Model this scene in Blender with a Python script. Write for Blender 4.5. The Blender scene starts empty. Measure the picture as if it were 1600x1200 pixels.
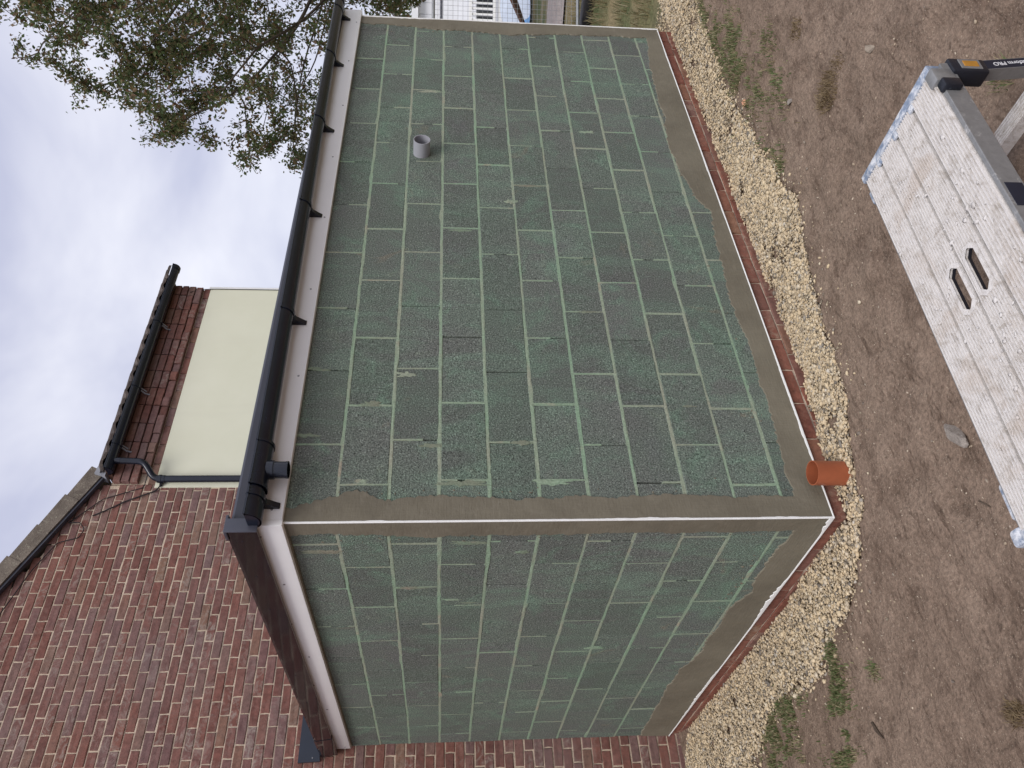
import bpy, bmesh, math, random
import numpy as np
from mathutils import Vector, Matrix
random.seed(7); rng = np.random.default_rng(7)
sc = bpy.context.scene
COL = sc.collection

# ------------------------------------------------------------------ camera
CAM = np.array([-1.72873, -2.98682, 1.84232]); FPX = 1212.65
RT = Vector((0.765927, -0.642904, 0.005556)); UP = Vector((0.051839, 0.070367, 0.996173)); FW = Vector((0.640834, 0.762708, -0.087223))
cd = bpy.data.cameras.new('camera'); cam = bpy.data.objects.new('camera', cd); COL.objects.link(cam)
cd.sensor_fit = 'HORIZONTAL'; cd.sensor_width = 36.0; cd.lens = 36.0 * FPX / 1600.0
cd.clip_start = 0.05; cd.clip_end = 2000
m = Matrix.Identity(4)          # the phone was held sideways: picture right is down, picture top is right
m.col[0][:3] = -UP; m.col[1][:3] = RT; m.col[2][:3] = -FW; m.col[3][:3] = CAM
cam.matrix_world = m
sc.camera = cam

# ------------------------------------------------------------------ world, sun, exposure
SUN_DIR = Vector((-0.52, -0.60, 0.95)).normalized()
wd = bpy.data.worlds.new('World'); sc.world = wd; wd.use_nodes = True
nt = wd.node_tree; nt.nodes.clear()
out = nt.nodes.new('ShaderNodeOutputWorld')
sky = nt.nodes.new('ShaderNodeTexSky'); sky.sky_type = 'NISHITA'; sky.sun_disc = False
sky.sun_elevation = math.asin(SUN_DIR.z); sky.sun_rotation = math.atan2(SUN_DIR.x, SUN_DIR.y)
b1 = nt.nodes.new('ShaderNodeBackground'); b1.inputs[1].default_value = 0.08
b2 = nt.nodes.new('ShaderNodeBackground'); b2.inputs[1].default_value = 1.0
tc = nt.nodes.new('ShaderNodeTexCoord')
n1 = nt.nodes.new('ShaderNodeTexNoise'); n1.inputs['Scale'].default_value = 2.9; n1.inputs['Detail'].default_value = 5; n1.inputs['Roughness'].default_value = .52; n1.inputs['Distortion'].default_value = .4
rp = nt.nodes.new('ShaderNodeValToRGB'); e = rp.color_ramp.elements
e[0].position = .36; e[0].color = (.42, .435, .555, 1); e[1].position = .62; e[1].color = (.675, .68, .745, 1)
mx = nt.nodes.new('ShaderNodeMixShader'); mx.inputs[0].default_value = .9
l = nt.links.new
l(tc.outputs['Generated'], n1.inputs['Vector']); l(n1.outputs['Fac'], rp.inputs[0]); l(rp.outputs[0], b2.inputs[0])
l(sky.outputs[0], b1.inputs[0]); l(b1.outputs[0], mx.inputs[1]); l(b2.outputs[0], mx.inputs[2]); l(mx.outputs[0], out.inputs[0])
sd = bpy.data.lights.new('sun', 'SUN'); sd.energy = 1.5; sd.angle = math.radians(30); sd.color = (1, .965, .92)
sun = bpy.data.objects.new('sun', sd); COL.objects.link(sun)
sun.rotation_euler = (-SUN_DIR).to_track_quat('-Z', 'Y').to_euler(); sun.location = SUN_DIR * 30
vs = sc.view_settings; vs.view_transform = 'Standard'; vs.look = 'None'; vs.exposure = 0.55; vs.gamma = 1.0; vs.use_curve_mapping = False

# ------------------------------------------------------------------ noise
def _h(ix, iy, s):
    n = (ix.astype(np.int64) * 374761393 + iy.astype(np.int64) * 668265263 + s * 69069) & 0xffffffff
    n = ((n ^ (n >> 13)) * 1274126177) & 0xffffffff
    return ((n ^ (n >> 16)) & 0xffff) / 65535.0
def vnoise(x, y=0.0, s=0):
    x = np.asarray(x, float); y = np.asarray(y, float) + np.zeros_like(x)
    ix = np.floor(x); iy = np.floor(y); fx = x - ix; fy = y - iy
    fx = fx * fx * (3 - 2 * fx); fy = fy * fy * (3 - 2 * fy)
    a = _h(ix, iy, s); b = _h(ix + 1, iy, s); c = _h(ix, iy + 1, s); d = _h(ix + 1, iy + 1, s)
    return (a + (b - a) * fx) * (1 - fy) + (c + (d - c) * fx) * fy
def fbm(x, y=0.0, s=0, o=4):
    t = 0; a = .5; k = 1.0
    for i in range(o):
        t = t + a * (vnoise(np.asarray(x) * k, np.asarray(y) * k, s + i * 17) - .5); a *= .5; k *= 2.03
    return t * 2   # about -1..1

# ------------------------------------------------------------------ materials
class NB:
    def __init__(s, name):
        s.m = bpy.data.materials.new(name); s.m.use_nodes = True; s.t = s.m.node_tree; s.t.nodes.clear()
        s.o = s.t.nodes.new('ShaderNodeOutputMaterial'); s.b = s.t.nodes.new('ShaderNodeBsdfPrincipled'); s.t.links.new(s.b.outputs[0], s.o.inputs[0])
        s.pos = s.t.nodes.new('ShaderNodeNewGeometry')
    def set(s, sock, v):
        if hasattr(v, 'is_linked') or isinstance(v, bpy.types.NodeSocket): s.t.links.new(v, sock)
        else: sock.default_value = v
    def mapping(s, scale=(1, 1, 1), vec=None):
        n = s.t.nodes.new('ShaderNodeMapping'); s.t.links.new(vec or s.pos.outputs['Position'], n.inputs[0]); n.inputs['Scale'].default_value = scale; return n.outputs[0]
    def noise(s, scale, detail=3, rough=.5, vec=None, dist=0):
        n = s.t.nodes.new('ShaderNodeTexNoise'); s.t.links.new(vec or s.pos.outputs['Position'], n.inputs['Vector'])
        n.inputs['Scale'].default_value = scale; n.inputs['Detail'].default_value = detail; n.inputs['Roughness'].default_value = rough; n.inputs['Distortion'].default_value = dist
        return n.outputs['Fac']
    def voro(s, scale, vec=None, out='Distance', feat='F1'):
        n = s.t.nodes.new('ShaderNodeTexVoronoi'); s.t.links.new(vec or s.pos.outputs['Position'], n.inputs['Vector']); n.inputs['Scale'].default_value = scale; n.feature = feat
        return n.outputs[out]
    def ramp(s, fac, stops):
        n = s.t.nodes.new('ShaderNodeValToRGB'); s.t.links.new(fac, n.inputs[0]); e = n.color_ramp.elements
        while len(e) < len(stops): e.new(.5)
        for i, (p, c) in enumerate(stops):
            e[i].position = p; e[i].color = (c, c, c, 1) if isinstance(c, (int, float)) else (*c, 1)
        return n.outputs[0]
    def mix(s, fac, a, b, mode='MIX'):
        n = s.t.nodes.new('ShaderNodeMix'); n.data_type = 'RGBA'; n.blend_type = mode
        for sock, v in ((n.inputs[0], fac), (n.inputs[6], a), (n.inputs[7], b)):
            if isinstance(v, bpy.types.NodeSocket): s.t.links.new(v, sock)
            elif isinstance(v, tuple): sock.default_value = (*v, 1)
            else: sock.default_value = v
        return n.outputs[2]
    def math(s, op, a, b=0.0):
        n = s.t.nodes.new('ShaderNodeMath'); n.operation = op; s.set(n.inputs[0], a); s.set(n.inputs[1], b); return n.outputs[0]
    def rand(s): return s.t.nodes.new('ShaderNodeObjectInfo').outputs['Random']
    def island(s): return s.pos.outputs['Random Per Island']
    def bump(s, h, strength=.5, dist=.002, prev=None):
        n = s.t.nodes.new('ShaderNodeBump'); n.inputs['Strength'].default_value = strength; n.inputs['Distance'].default_value = dist
        s.t.links.new(h, n.inputs['Height'])
        if prev: s.t.links.new(prev, n.inputs['Normal'])
        return n.outputs[0]
    def done(s, col, rough=.8, normal=None, metal=0.0, spec=.4, coat=0):
        if isinstance(col, tuple): s.b.inputs['Base Color'].default_value = (*col, 1)
        else: s.t.links.new(col, s.b.inputs['Base Color'])
        s.set(s.b.inputs['Roughness'], rough); s.b.inputs['Metallic'].default_value = metal; s.b.inputs['Specular IOR Level'].default_value = spec
        if coat: s.b.inputs['Coat Weight'].default_value = coat; s.b.inputs['Coat Roughness'].default_value = .05
        if normal: s.t.links.new(normal, s.b.inputs['Normal'])
        return s.m

def mat_plain(name, col, rough=.6, var=.15, scale=8, bump=0, spec=.4, metal=0, bscale=200, coat=0):
    n = NB(name); f = n.noise(scale, 5, .6)
    c = n.mix(n.ramp(f, [(.3, 0), (.7, 1)]), tuple(v * (1 - var) for v in col), tuple(min(1, v * (1 + var)) for v in col))
    nm = n.bump(n.noise(bscale, 3), bump, .001) if bump else None
    return n.done(c, rough, nm, metal, spec, coat)

def mat_block():
    n = NB('concrete_block')
    g = n.noise(125, 4, .72); g2 = n.voro(150); g3 = n.noise(420, 2, .7)
    tint = n.noise(1.7, 4, .6); r = n.rand()
    base = n.mix(n.ramp(tint, [(.34, 0), (.62, 1)]), (.152, .160, .147), (.148, .183, .151))
    st = n.noise(1.0, 5, .62, n.mapping((5.0, 5.0, 1.6)), .7)
    base = n.mix(n.ramp(st, [(.50, 0), (.70, .6)]), base, (.185, .275, .205))
    base = n.mix(n.ramp(n.noise(7.5, 5, .7, None, 1.0), [(.58, 0), (.70, .55)]), base, (.20, .235, .185))
    base = n.mix(n.ramp(n.noise(2.6, 4, .6, None, 1.5), [(.66, 0), (.74, .6)]), base, (.225, .20, .15))
    st2 = n.noise(3.1, 3, .5)
    base = n.mix(n.ramp(st2, [(.60, 0), (.78, .5)]), base, (.150, .140, .152))
    base = n.mix(1.0, base, n.ramp(r, [(0, .88), (.5, 1.0), (1, 1.08)]), 'MULTIPLY')
    base = n.mix(n.ramp(n.noise(4.2, 5, .65, None, .8), [(.54, 0), (.70, .6)]), base, (.172, .268, .195))
    grain = n.ramp(g, [(.33, .22), (.45, .85), (.57, 1.12), (.69, 2.4)])
    base = n.mix(1.0, base, grain, 'MULTIPLY')
    base = n.mix(1.0, base, n.ramp(g3, [(.3, .62), (.7, 1.4)]), 'MULTIPLY')
    pores = n.ramp(n.noise(120, 2, .5), [(.27, .25), (.36, 1)])
    base = n.mix(1.0, base, pores, 'MULTIPLY')
    nm = n.bump(g, 1.0, .006); nm = n.bump(g2, .5, .003, nm)
    return n.done(base, .93, nm, spec=.25)
def mat_mortar(name='block_mortar', a=(.325, .345, .265), b=(.26, .375, .26), c=(.39, .335, .26)):
    n = NB(name)
    t = n.ramp(n.noise(2.2, 4, .6), [(.36, 0), (.62, 1)]); t2 = n.ramp(n.noise(5.5, 3, .6), [(.60, 0), (.72, .85)])
    base = n.mix(t, a, b); base = n.mix(t2, base, c)
    base = n.mix(1.0, base, n.ramp(n.noise(90, 4, .7), [(.3, .68), (.7, 1.2)]), 'MULTIPLY')
    nm = n.bump(n.noise(160, 4, .7), .6, .003)
    return n.done(base, .92, nm, spec=.25)
def mat_render():
    n = NB('fresh_render')
    b = n.mix(n.ramp(n.noise(3.0, 5, .6), [(.35, 0), (.65, 1)]), (.150, .133, .098), (.195, .175, .130))
    b = n.mix(n.ramp(n.noise(14, 4, .65), [(.55, 0), (.75, .5)]), b, (.235, .21, .16))
    tr = n.noise(1, 4, .6, n.mapping((14, 14, 90))); tr2 = n.noise(1, 3, .6, n.mapping((90, 90, 10)))
    nm = n.bump(tr, .45, .004); nm = n.bump(tr2, .35, .004, nm); nm = n.bump(n.noise(22, 4, .6), .35, .006, nm); nm = n.bump(n.noise(350, 2), .25, .0012, nm)
    return n.done(b, n.ramp(n.noise(9, 3), [(.3, .55), (.7, .85)]), nm, spec=.35)
def mat_brick(name, src, dark=1.0):
    n = NB(name); r = n.rand() if src == 'rand' else n.island()
    c = n.ramp(r, [(0, (.190, .082, .070)), (.2, (.235, .098, .080)), (.42, (.262, .112, .090)), (.58, (.235, .118, .108)), (.70, (.225, .130, .125)), (.80, (.275, .155, .112)), (.90, (.255, .118, .096)), (1, (.205, .110, .108))])
    c = n.mix(1.0, c, n.ramp(n.noise(26, 5, .7), [(.3, .72), (.7, 1.28)]), 'MULTIPLY')
    n2 = n.noise(13, 6, .75, None, 1.5)
    amt = n.math('MULTIPLY', n.ramp(n2, [(.46, 0), (.66, 1)]), n.ramp(n.math('FRACT', n.math('MULTIPLY', r, 7.31)), [(.45, .12), (.80, .45), (1, .95)]))
    c = n.mix(amt, c, (.44, .36, .32))
    c = n.mix(n.ramp(n.noise(1.1, 4), [(.5, 0), (.72, .45)]), c, (.25, .185, .185))
    c = n.mix(n.ramp(n.noise(40, 4, .7), [(.28, .7), (.42, 0)]), c, (.10, .05, .045))
    if dark != 1.0: c = n.mix(1.0, c, dark if isinstance(dark, tuple) else (dark, dark, dark), 'MULTIPLY')
    nm = n.bump(n.noise(90, 5, .7), .6, .003); nm = n.bump(n.noise(14, 3, .6, None, 1), .4, .006, nm)
    return n.done(c, .86, nm, spec=.25)
def mat_soil():
    n = NB('soil')
    big = n.noise(.7, 5, .6); mid = n.noise(5, 6, .65, None, .3); fine = n.noise(60, 5, .7); grit = n.voro(95)
    c = n.mix(n.ramp(big, [(.35, 0), (.65, 1)]), (.214, .153, .114), (.264, .193, .146))
    c = n.mix(n.ramp(mid, [(.36, .8), (.50, 0)]), c, (.150, .104, .077))  # dark lows here, pale highs next: shading of footprints and ridges painted in
    c = n.mix(n.ramp(mid, [(.56, 0), (.74, .55)]), c, (.315, .236, .180))
    c = n.mix(n.ramp(n.noise(1, 5, .65, n.mapping((9, 26, 9)), .8), [(.33, .75), (.45, 0)]), c, (.105, .071, .052))
    c = n.mix(1.0, c, n.ramp(fine, [(.3, .60), (.7, 1.36)]), 'MULTIPLY')
    c = n.mix(n.ramp(n.noise(150, 2, .6), [(.63, 0), (.70, .85)]), c, (.42, .345, .265))
    # meadow beyond the end of the building: dry grass colour
    sx = n.t.nodes.new('ShaderNodeSeparateXYZ'); n.t.links.new(n.pos.outputs['Position'], sx.inputs[0])
    edge = n.math('ADD', sx.outputs[0], n.math('MULTIPLY', n.noise(.9, 4), 2.0))
    mask = n.ramp(n.math('MULTIPLY', n.math('SUBTRACT', edge, 5.6), 1.2), [(0, 0), (1, 1)])
    gr = n.mix(n.ramp(n.noise(1.1, 5, .6), [(.4, 0), (.62, 1)]), (.255, .205, .115), (.105, .125, .055))
    gr = n.mix(1.0, gr, n.ramp(n.noise(30, 4, .7), [(.3, .6), (.7, 1.35)]), 'MULTIPLY')
    c = n.mix(mask, c, gr)
    nm = n.bump(fine, .9, .010); nm = n.bump(mid, .7, .03, nm); nm = n.bump(n.noise(22, 5, .65, None, .6), .6, .012, nm); nm = n.bump(grit, .3, .004, nm)
    return n.done(c, .95, nm, spec=.15)
def mat_stone(name, stops, rough=.9, src='island'):
    n = NB(name); c = n.ramp(n.island() if src == 'island' else n.rand(), stops)
    c = n.mix(1.0, c, n.ramp(n.noise(120, 4, .7), [(.3, .75), (.7, 1.15)]), 'MULTIPLY')
    return n.done(c, rough, n.bump(n.noise(220, 3), .5, .002), spec=.2)
def mat_deck():
    n = NB('plastered_deck')
    f = n.noise(22, 6, .75, None, .8)
    c = n.mix(n.ramp(f, [(.34, 0), (.50, 1)]), (.50, .455, .41), (.70, .665, .635))
    c = n.mix(n.ramp(n.noise(60, 5, .75), [(.60, 0), (.70, .75)]), c, (.44, .40, .365))
    c = n.mix(n.ramp(n.noise(5.5, 5, .65, None, .8), [(.52, 0), (.66, .6)]), c, (.56, .485, .42))
    nm = n.bump(f, .8, .008); nm = n.bump(n.noise(90, 5, .75), .7, .004, nm)
    return n.done(c, .88, nm, spec=.25)
def mat_splat(name, base, plaster=(.72, .70, .69), lo=.5, hi=.6, rough=.5, metal=0.0, scale=30):
    n = NB(name); k = n.ramp(n.noise(scale, 6, .75, None, .5), [(lo, 0), (hi, 1)])
    c = n.mix(k, base, plaster); c = n.mix(1.0, c, n.ramp(n.noise(40, 4, .7), [(.3, .85), (.7, 1.1)]), 'MULTIPLY')
    return n.done(c, n.ramp(k, [(0, rough), (1, .9)]), n.bump(n.noise(scale, 6, .75, None, .5), .4, .003), metal)
def mat_leaf(name, stops, src='island'):
    n = NB(name); c = n.ramp(n.island(), stops)
    d = n.t.nodes.new('ShaderNodeBsdfTranslucent'); ms = n.t.nodes.new('ShaderNodeMixShader'); ms.inputs[0].default_value = .3
    n.t.links.new(c, d.inputs[0]); n.done(c, .55, spec=.3)
    n.t.links.new(n.b.outputs[0], ms.inputs[1]); n.t.links.new(d.outputs[0], ms.inputs[2]); n.t.links.new(ms.outputs[0], n.o.inputs[0])
    return n.m
def mat_cream():
    n = NB('cream_render')
    c = n.mix(n.ramp(n.noise(1.2, 5, .55), [(.36, 0), (.64, 1)]), (.74, .74, .585), (.79, .79, .64))
    c = n.mix(n.ramp(n.noise(.9, 4, .6, n.mapping((5, 5, .7))), [(.55, 0), (.8, .3)]), c, (.68, .67, .54))
    return n.done(c, .9, n.bump(n.noise(260, 3), .35, .002), spec=.2)
def mat_tile(name, a, b, lich):
    n = NB(name); c = n.mix(n.ramp(n.noise(7, 5, .65), [(.35, 0), (.65, 1)]), a, b)
    c = n.mix(n.ramp(n.noise(38, 5, .75), [(.58, 0), (.68, .9)]), c, lich)
    c = n.mix(1.0, c, n.ramp(n.noise(120, 3, .7), [(.3, .7), (.7, 1.25)]), 'MULTIPLY')
    return n.done(c, .95, n.bump(n.noise(70, 5, .75), .8, .008), spec=.15)

M = {}
M['block'] = mat_block(); M['mortar'] = mat_mortar(); M['render'] = mat_render()
M['brick'] = mat_brick('house_brick', 'rand', (.84, .86, .84)); M['brick_many'] = mat_brick('house_brick_many', 'island', (.84, .86, .84))
M['plinth'] = mat_brick('plinth_brick', 'rand', (.86, .76, .64))
M['pointing'] = mat_mortar('brick_pointing', (.60, .485, .37), (.66, .54, .42), (.48, .40, .32))
M['smear'] = mat_mortar('mortar_smears', (.24, .23, .175), (.20, .27, .19), (.30, .25, .20))
M['soil'] = mat_soil()
M['gravel'] = mat_stone('limestone_gravel', [(0, (.60, .47, .30)), (.25, (.70, .57, .385)), (.5, (.50, .395, .26)), (.68, (.66, .57, .43)), (.80, (.40, .32, .22)), (.88, (.26, .215, .16)), (.94, (.17, .15, .13)), (1, (.62, .56, .47))])
M['pebble'] = mat_stone('pebbles', [(0, (.45, .36, .26)), (.4, (.36, .28, .21)), (.7, (.55, .46, .36)), (1, (.16, .13, .11))])
M['white'] = mat_plain('white_upvc', (.88, .88, .885), .3, .02, 5, spec=.5)
M['bead'] = mat_plain('white_pvc_bead', (.84, .84, .83), .5, .05, 30)
M['black'] = mat_plain('black_gutter_plastic', (.008, .011, .022), .25, .2, 9, spec=.5)
M['gloss'] = mat_plain('black_gloss_trim', (.012, .010, .013), .07, .15, 7, spec=.6)
M['greytrim'] = mat_plain('slate_grey_trim', (.055, .058, .078), .30, .08, 6, spec=.5)
M['navy'] = mat_plain('slate_blue_flashing', (.018, .024, .040), .35, .1, 6, spec=.5)
M['cream'] = mat_cream()
M['orange'] = mat_plain('terracotta_plastic', (.33, .095, .042), .42, .12, 14, spec=.5)
M['grey_pipe'] = mat_plain('grey_plastic', (.34, .345, .38), .4, .06, 9, spec=.5)
M['roof'] = mat_plain('roof_membrane', (.07, .07, .078), .7, .2, 3)
M['tile'] = mat_tile('concrete_roof_tile', (.15, .125, .105), (.24, .205, .17), (.40, .38, .30))
M['tile_dark'] = mat_tile('weathered_roof_tile', (.06, .05, .048), (.12, .095, .085), (.28, .25, .20))
M['cable'] = mat_plain('black_cable', (.02, .018, .02), .6)
M['screw'] = mat_plain('steel_screw', (.30, .30, .31), .35, .2, 20, metal=.8)
M['lead'] = mat_plain('lead_soaker', (.30, .31, .35), .55, .2, 12)
M['deck'] = mat_deck()
M['blueplastic'] = mat_splat('blue_grey_plastic', (.20, .25, .34), (.68, .69, .71), .42, .60)
M['alu'] = mat_splat('dull_aluminium', (.27, .27, .27), (.62, .60, .58), .58, .70, .42, .35, 12)
M['blackplastic'] = mat_splat('black_hinge_plastic', (.014, .016, .024), (.34, .36, .40), .66, .80, .3)
M['sticker'] = mat_plain('dark_sticker', (.014, .018, .034), .4, .2, 9)
M['letter'] = mat_plain('white_print', (.72, .72, .74), .6, .08, 60)
M['amber'] = mat_plain('amber_plastic', (.42, .20, .03), .45, .2, 30)
M['leaf'] = mat_leaf('tree_leaves', [(0, (.065, .100, .036)), (.32, (.095, .130, .046)), (.55, (.135, .145, .055)), (.70, (.17, .12, .06)), (.82, (.15, .085, .052)), (.9, (.23, .165, .075)), (1, (.08, .095, .04))])
M['bark'] = mat_tile('bark', (.065, .052, .042), (.11, .09, .072), (.16, .15, .11))
M['grass'] = mat_leaf('grass_blades', [(0, (.105, .145, .055)), (.35, (.155, .20, .08)), (.55, (.23, .24, .115)), (.75, (.36, .31, .19)), (1, (.30, .23, .14))])
M['dry'] = mat_leaf('dry_grass_blades', [(0, (.30, .24, .13)), (.5, (.22, .18, .10)), (.75, (.12, .14, .06)), (1, (.36, .30, .19))])
M['straw'] = mat_leaf('straw', [(0, (.20, .14, .08)), (.5, (.32, .24, .14)), (1, (.13, .09, .055))])
M['debris'] = mat_tile('broken_concrete', (.27, .235, .205), (.36, .32, .285), (.42, .39, .36))
M['wood'] = mat_tile('dry_stick', (.08, .06, .045), (.14, .105, .08), (.2, .17, .14))
M['galv'] = mat_plain('galvanised_steel', (.33, .34, .35), .45, .15, 20, metal=.5)
M['cabin'] = mat_plain('cabin_white', (.78, .79, .82), .6, .05, 2)
M['dark'] = mat_plain('dark_glass', (.02, .022, .026), .12, .1, 2)
M['tarp'] = mat_plain('tarpaulin_white', (.62, .68, .76), .45, .1, 4)
M['tarpblue'] = mat_plain('tarpaulin_blue', (.14, .34, .62), .45, .1, 4)
M['rust'] = mat_plain('brown_planks', (.13, .07, .05), .8, .3, 10)
M['track'] = mat_tile('farm_track', (.36, .30, .275), (.46, .40, .365), (.52, .46, .42))
M['petal'] = mat_plain('fallen_leaf', (.55, .28, .17), .6, .15, 60)

# ------------------------------------------------------------------ helpers
def link(o, parent=None):
    COL.objects.link(o)
    if parent is not None:
        o.parent = parent
        o.matrix_parent_inverse = Matrix.Translation(-WL.get(parent.name, Vector((0, 0, 0))))
    return o
WL = {}     # world location of every Empty
def thing(name, label, cat, loc=(0, 0, 0), group=None):
    o = bpy.data.objects.new(name, None); o.empty_display_size = .1; o.location = loc; COL.objects.link(o); WL[o.name] = Vector(loc)
    return tag(o, label, cat, group)
def tag(o, label, cat=None, group=None, kind=None):
    if label: o['label'] = label
    if cat: o['category'] = cat
    if group: o['group'] = group
    if kind: o['kind'] = kind
    return o
def mk(name, V, F, mat, parent=None, smooth=False):
    me = bpy.data.meshes.new(name); me.from_pydata([tuple(map(float, v)) for v in V], [], [tuple(map(int, f)) for f in F]); me.update()
    me.materials.append(mat)
    if smooth: me.polygons.foreach_set('use_smooth', [True] * len(me.polygons))
    return link(bpy.data.objects.new(name, me), parent)
def mk_np(name, V, F, mat, parent=None, smooth=False):
    """V (n,3), F (m,k) arrays: fast path"""
    V = np.asarray(V, np.float32); F = np.asarray(F, np.int32); k = F.shape[1]
    me = bpy.data.meshes.new(name); me.vertices.add(len(V)); me.vertices.foreach_set('co', V.ravel())
    me.loops.add(F.size); me.loops.foreach_set('vertex_index', F.ravel())
    me.polygons.add(len(F)); me.polygons.foreach_set('loop_start', np.arange(0, F.size, k, dtype=np.int32))
    me.update(calc_edges=True); me.validate(); me.materials.append(mat)
    if smooth: me.polygons.foreach_set('use_smooth', np.ones(len(me.polygons), bool))
    return link(bpy.data.objects.new(name, me), parent)
class MB:
    def __init__(s): s.V = []; s.F = []
    def add(s, V, F):
        o = len(s.V); s.V += [tuple(v) for v in V]; s.F += [tuple(i + o for i in f) for f in F]; return s
    def box(s, a, b, ch=0.0):
        (x0, y0, z0), (x1, y1, z1) = a, b
        if ch <= 0:
            return s.add([(x, y, z) for x in (x0, x1) for y in (y0, y1) for z in (z0, z1)], [(0, 1, 3, 2), (4, 6, 7, 5), (0, 4, 5, 1), (2, 3, 7, 6), (0, 2, 6, 4), (1, 5, 7, 3)])
        bm = bmesh.new(); bmesh.ops.create_cube(bm, size=1)
        for v in bm.verts: v.co = Vector(((x0 + x1) / 2 + v.co.x * (x1 - x0), (y0 + y1) / 2 + v.co.y * (y1 - y0), (z0 + z1) / 2 + v.co.z * (z1 - z0)))
        bmesh.ops.bevel(bm, geom=bm.edges[:], offset=ch, segments=2, affect='EDGES', profile=.5)
        bm.verts.index_update(); s.add([v.co[:] for v in bm.verts], [[v.index for v in f.verts] for f in bm.faces]); bm.free(); return s
    def tube(s, pts, r, n=10, caps=True):
        pts = [Vector(p) for p in pts]; rs = r if isinstance(r, (list, tuple)) else [r] * len(pts); o = len(s.V); prev = None
        for i, p in enumerate(pts):
            d = (pts[min(i + 1, len(pts) - 1)] - pts[max(i - 1, 0)]).normalized()
            if prev is None: prev = d.cross(Vector((0, 0, 1)) if abs(d.z) < .9 else Vector((1, 0, 0))).normalized()
            prev = (prev - d * prev.dot(d)).normalized(); q = d.cross(prev)
            for k in range(n):
                a = 2 * math.pi * k / n; s.V.append(tuple(p + (prev * math.cos(a) + q * math.sin(a)) * rs[i]))
        for i in range(len(pts) - 1):
            for k in range(n):
                a = o + i * n + k; b = o + i * n + (k + 1) % n; s.F.append((a, b, b + n, a + n))
        if caps: s.F.append(tuple(o + k for k in range(n))[::-1]); s.F.append(tuple(o + (len(pts) - 1) * n + k for k in range(n)))
        return s
    def prism(s, poly, axis, a, b):
        """extrude a 2-D polygon along an axis (0 x: poly is (y,z); 1 y: (x,z); 2 z: (x,y))"""
        def P(p, t): return ((t, p[0], p[1]), (p[0], t, p[1]), (p[0], p[1], t))[axis]
        n = len(poly); o = len(s.V); s.V += [P(p, a) for p in poly] + [P(p, b) for p in poly]
        s.F += [(o + i, o + (i + 1) % n, o + (i + 1) % n + n, o + i + n) for i in range(n)]
        s.F += [tuple(o + i for i in range(n))[::-1], tuple(o + n + i for i in range(n))]; return s
    def grid(s, rows):
        o = len(s.V); h = len(rows); w = len(rows[0])
        for r in rows: s.V += [tuple(p) for p in r]
        s.F += [(o + j * w + i, o + j * w + i + 1, o + (j + 1) * w + i + 1, o + (j + 1) * w + i) for j in range(h - 1) for i in range(w - 1)]; return s
    def build(s, name, mat, parent=None, smooth=False, fix=True):
        o = mk(name, s.V, s.F, mat, parent, smooth)
        if fix:
            bm = bmesh.new(); bm.from_mesh(o.data); bmesh.ops.recalc_face_normals(bm, faces=bm.faces[:]); bm.to_mesh(o.data); bm.free()
        if smooth:
            me = o.data
            try: me.set_sharp_from_angle(angle=math.radians(40))
            except Exception: pass
        return o
def ring_tube(mb, a, b, ro, ri, n=24):
    """open pipe with wall thickness from a to b"""
    a = Vector(a); b = Vector(b); d = (b - a).normalized(); u = d.cross(Vector((0, 0, 1)) if abs(d.z) < .9 else Vector((1, 0, 0))).normalized(); w = d.cross(u); o = len(mb.V)
    for c, r in ((a, ro), (b, ro), (b, ri), (a, ri)):
        for k in range(n):
            t = 2 * math.pi * k / n; mb.V.append(tuple(c + (u * math.cos(t) + w * math.sin(t)) * r))
    for j in range(4):
        for k in range(n):
            p = o + j * n; q = o + ((j + 1) % 4) * n; mb.F.append((p + k, p + (k + 1) % n, q + (k + 1) % n, q + k))
    return mb
def project(P):
    d = Vector(P) - Vector(CAM); z = d.dot(FW)
    if z <= .05: return None
    return 800 - FPX * d.dot(UP) / z, 600 - FPX * d.dot(RT) / z, z       # photograph pixel (x, y), depth

# ------------------------------------------------------------------ dimensions (metres; ground 0)
LX, LY = 4.68, 3.33            # long wall, short wall
ZB = 0.072                     # render bead at the foot of the wall
ZT = 2.60                      # block wall top (hidden by the fascia)
J0 = 2.31; H = .225            # first bed joint below the fascia, course height

# ------------------------------------------------------------------ ground
def gravel_edge_long(x):       # outer edge of the gravel along the long wall (y, negative outwards)
    xs = [-.4, -.12, 0, .26, .45, .61, .87, 1.1, 1.32, 1.59, 1.86, 2.28, 2.87, 3.27, 3.76, 4.1, 4.7, 5.2, 6.5, 8]
    ys = [.10, .0, -.10, -.22, -.32, -.35, -.40, -.44, -.50, -.58, -.55, -.49, -.44, -.45, -.48, -.51, -.50, -.45, -.40, -.35]
    return np.interp(x, xs, ys) + .05 * np.clip((np.asarray(x) - .2) * 2, 0, 1) * (fbm(np.asarray(x) * 5, 3.3, 5) + .6 * fbm(np.asarray(x) * 17, 1.1, 15, 2))
def gravel_edge_short(y):      # along the short wall (x, negative outwards)
    ys = [-.15, -.04, .11, .25, .45, .69, .93, 1.16, 1.46, 1.65, 1.81, 2.3, 3.3, 3.6]
    xs = [-.02, -.10, -.24, -.33, -.34, -.45, -.46, -.43, -.41, -.50, -.60, -.75, -.85, -.9]
    return np.interp(y, ys, xs) + .05 * (fbm(np.asarray(y) * 5, 7.7, 6) + .6 * fbm(np.asarray(y) * 17, 2.2, 16, 2))
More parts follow.
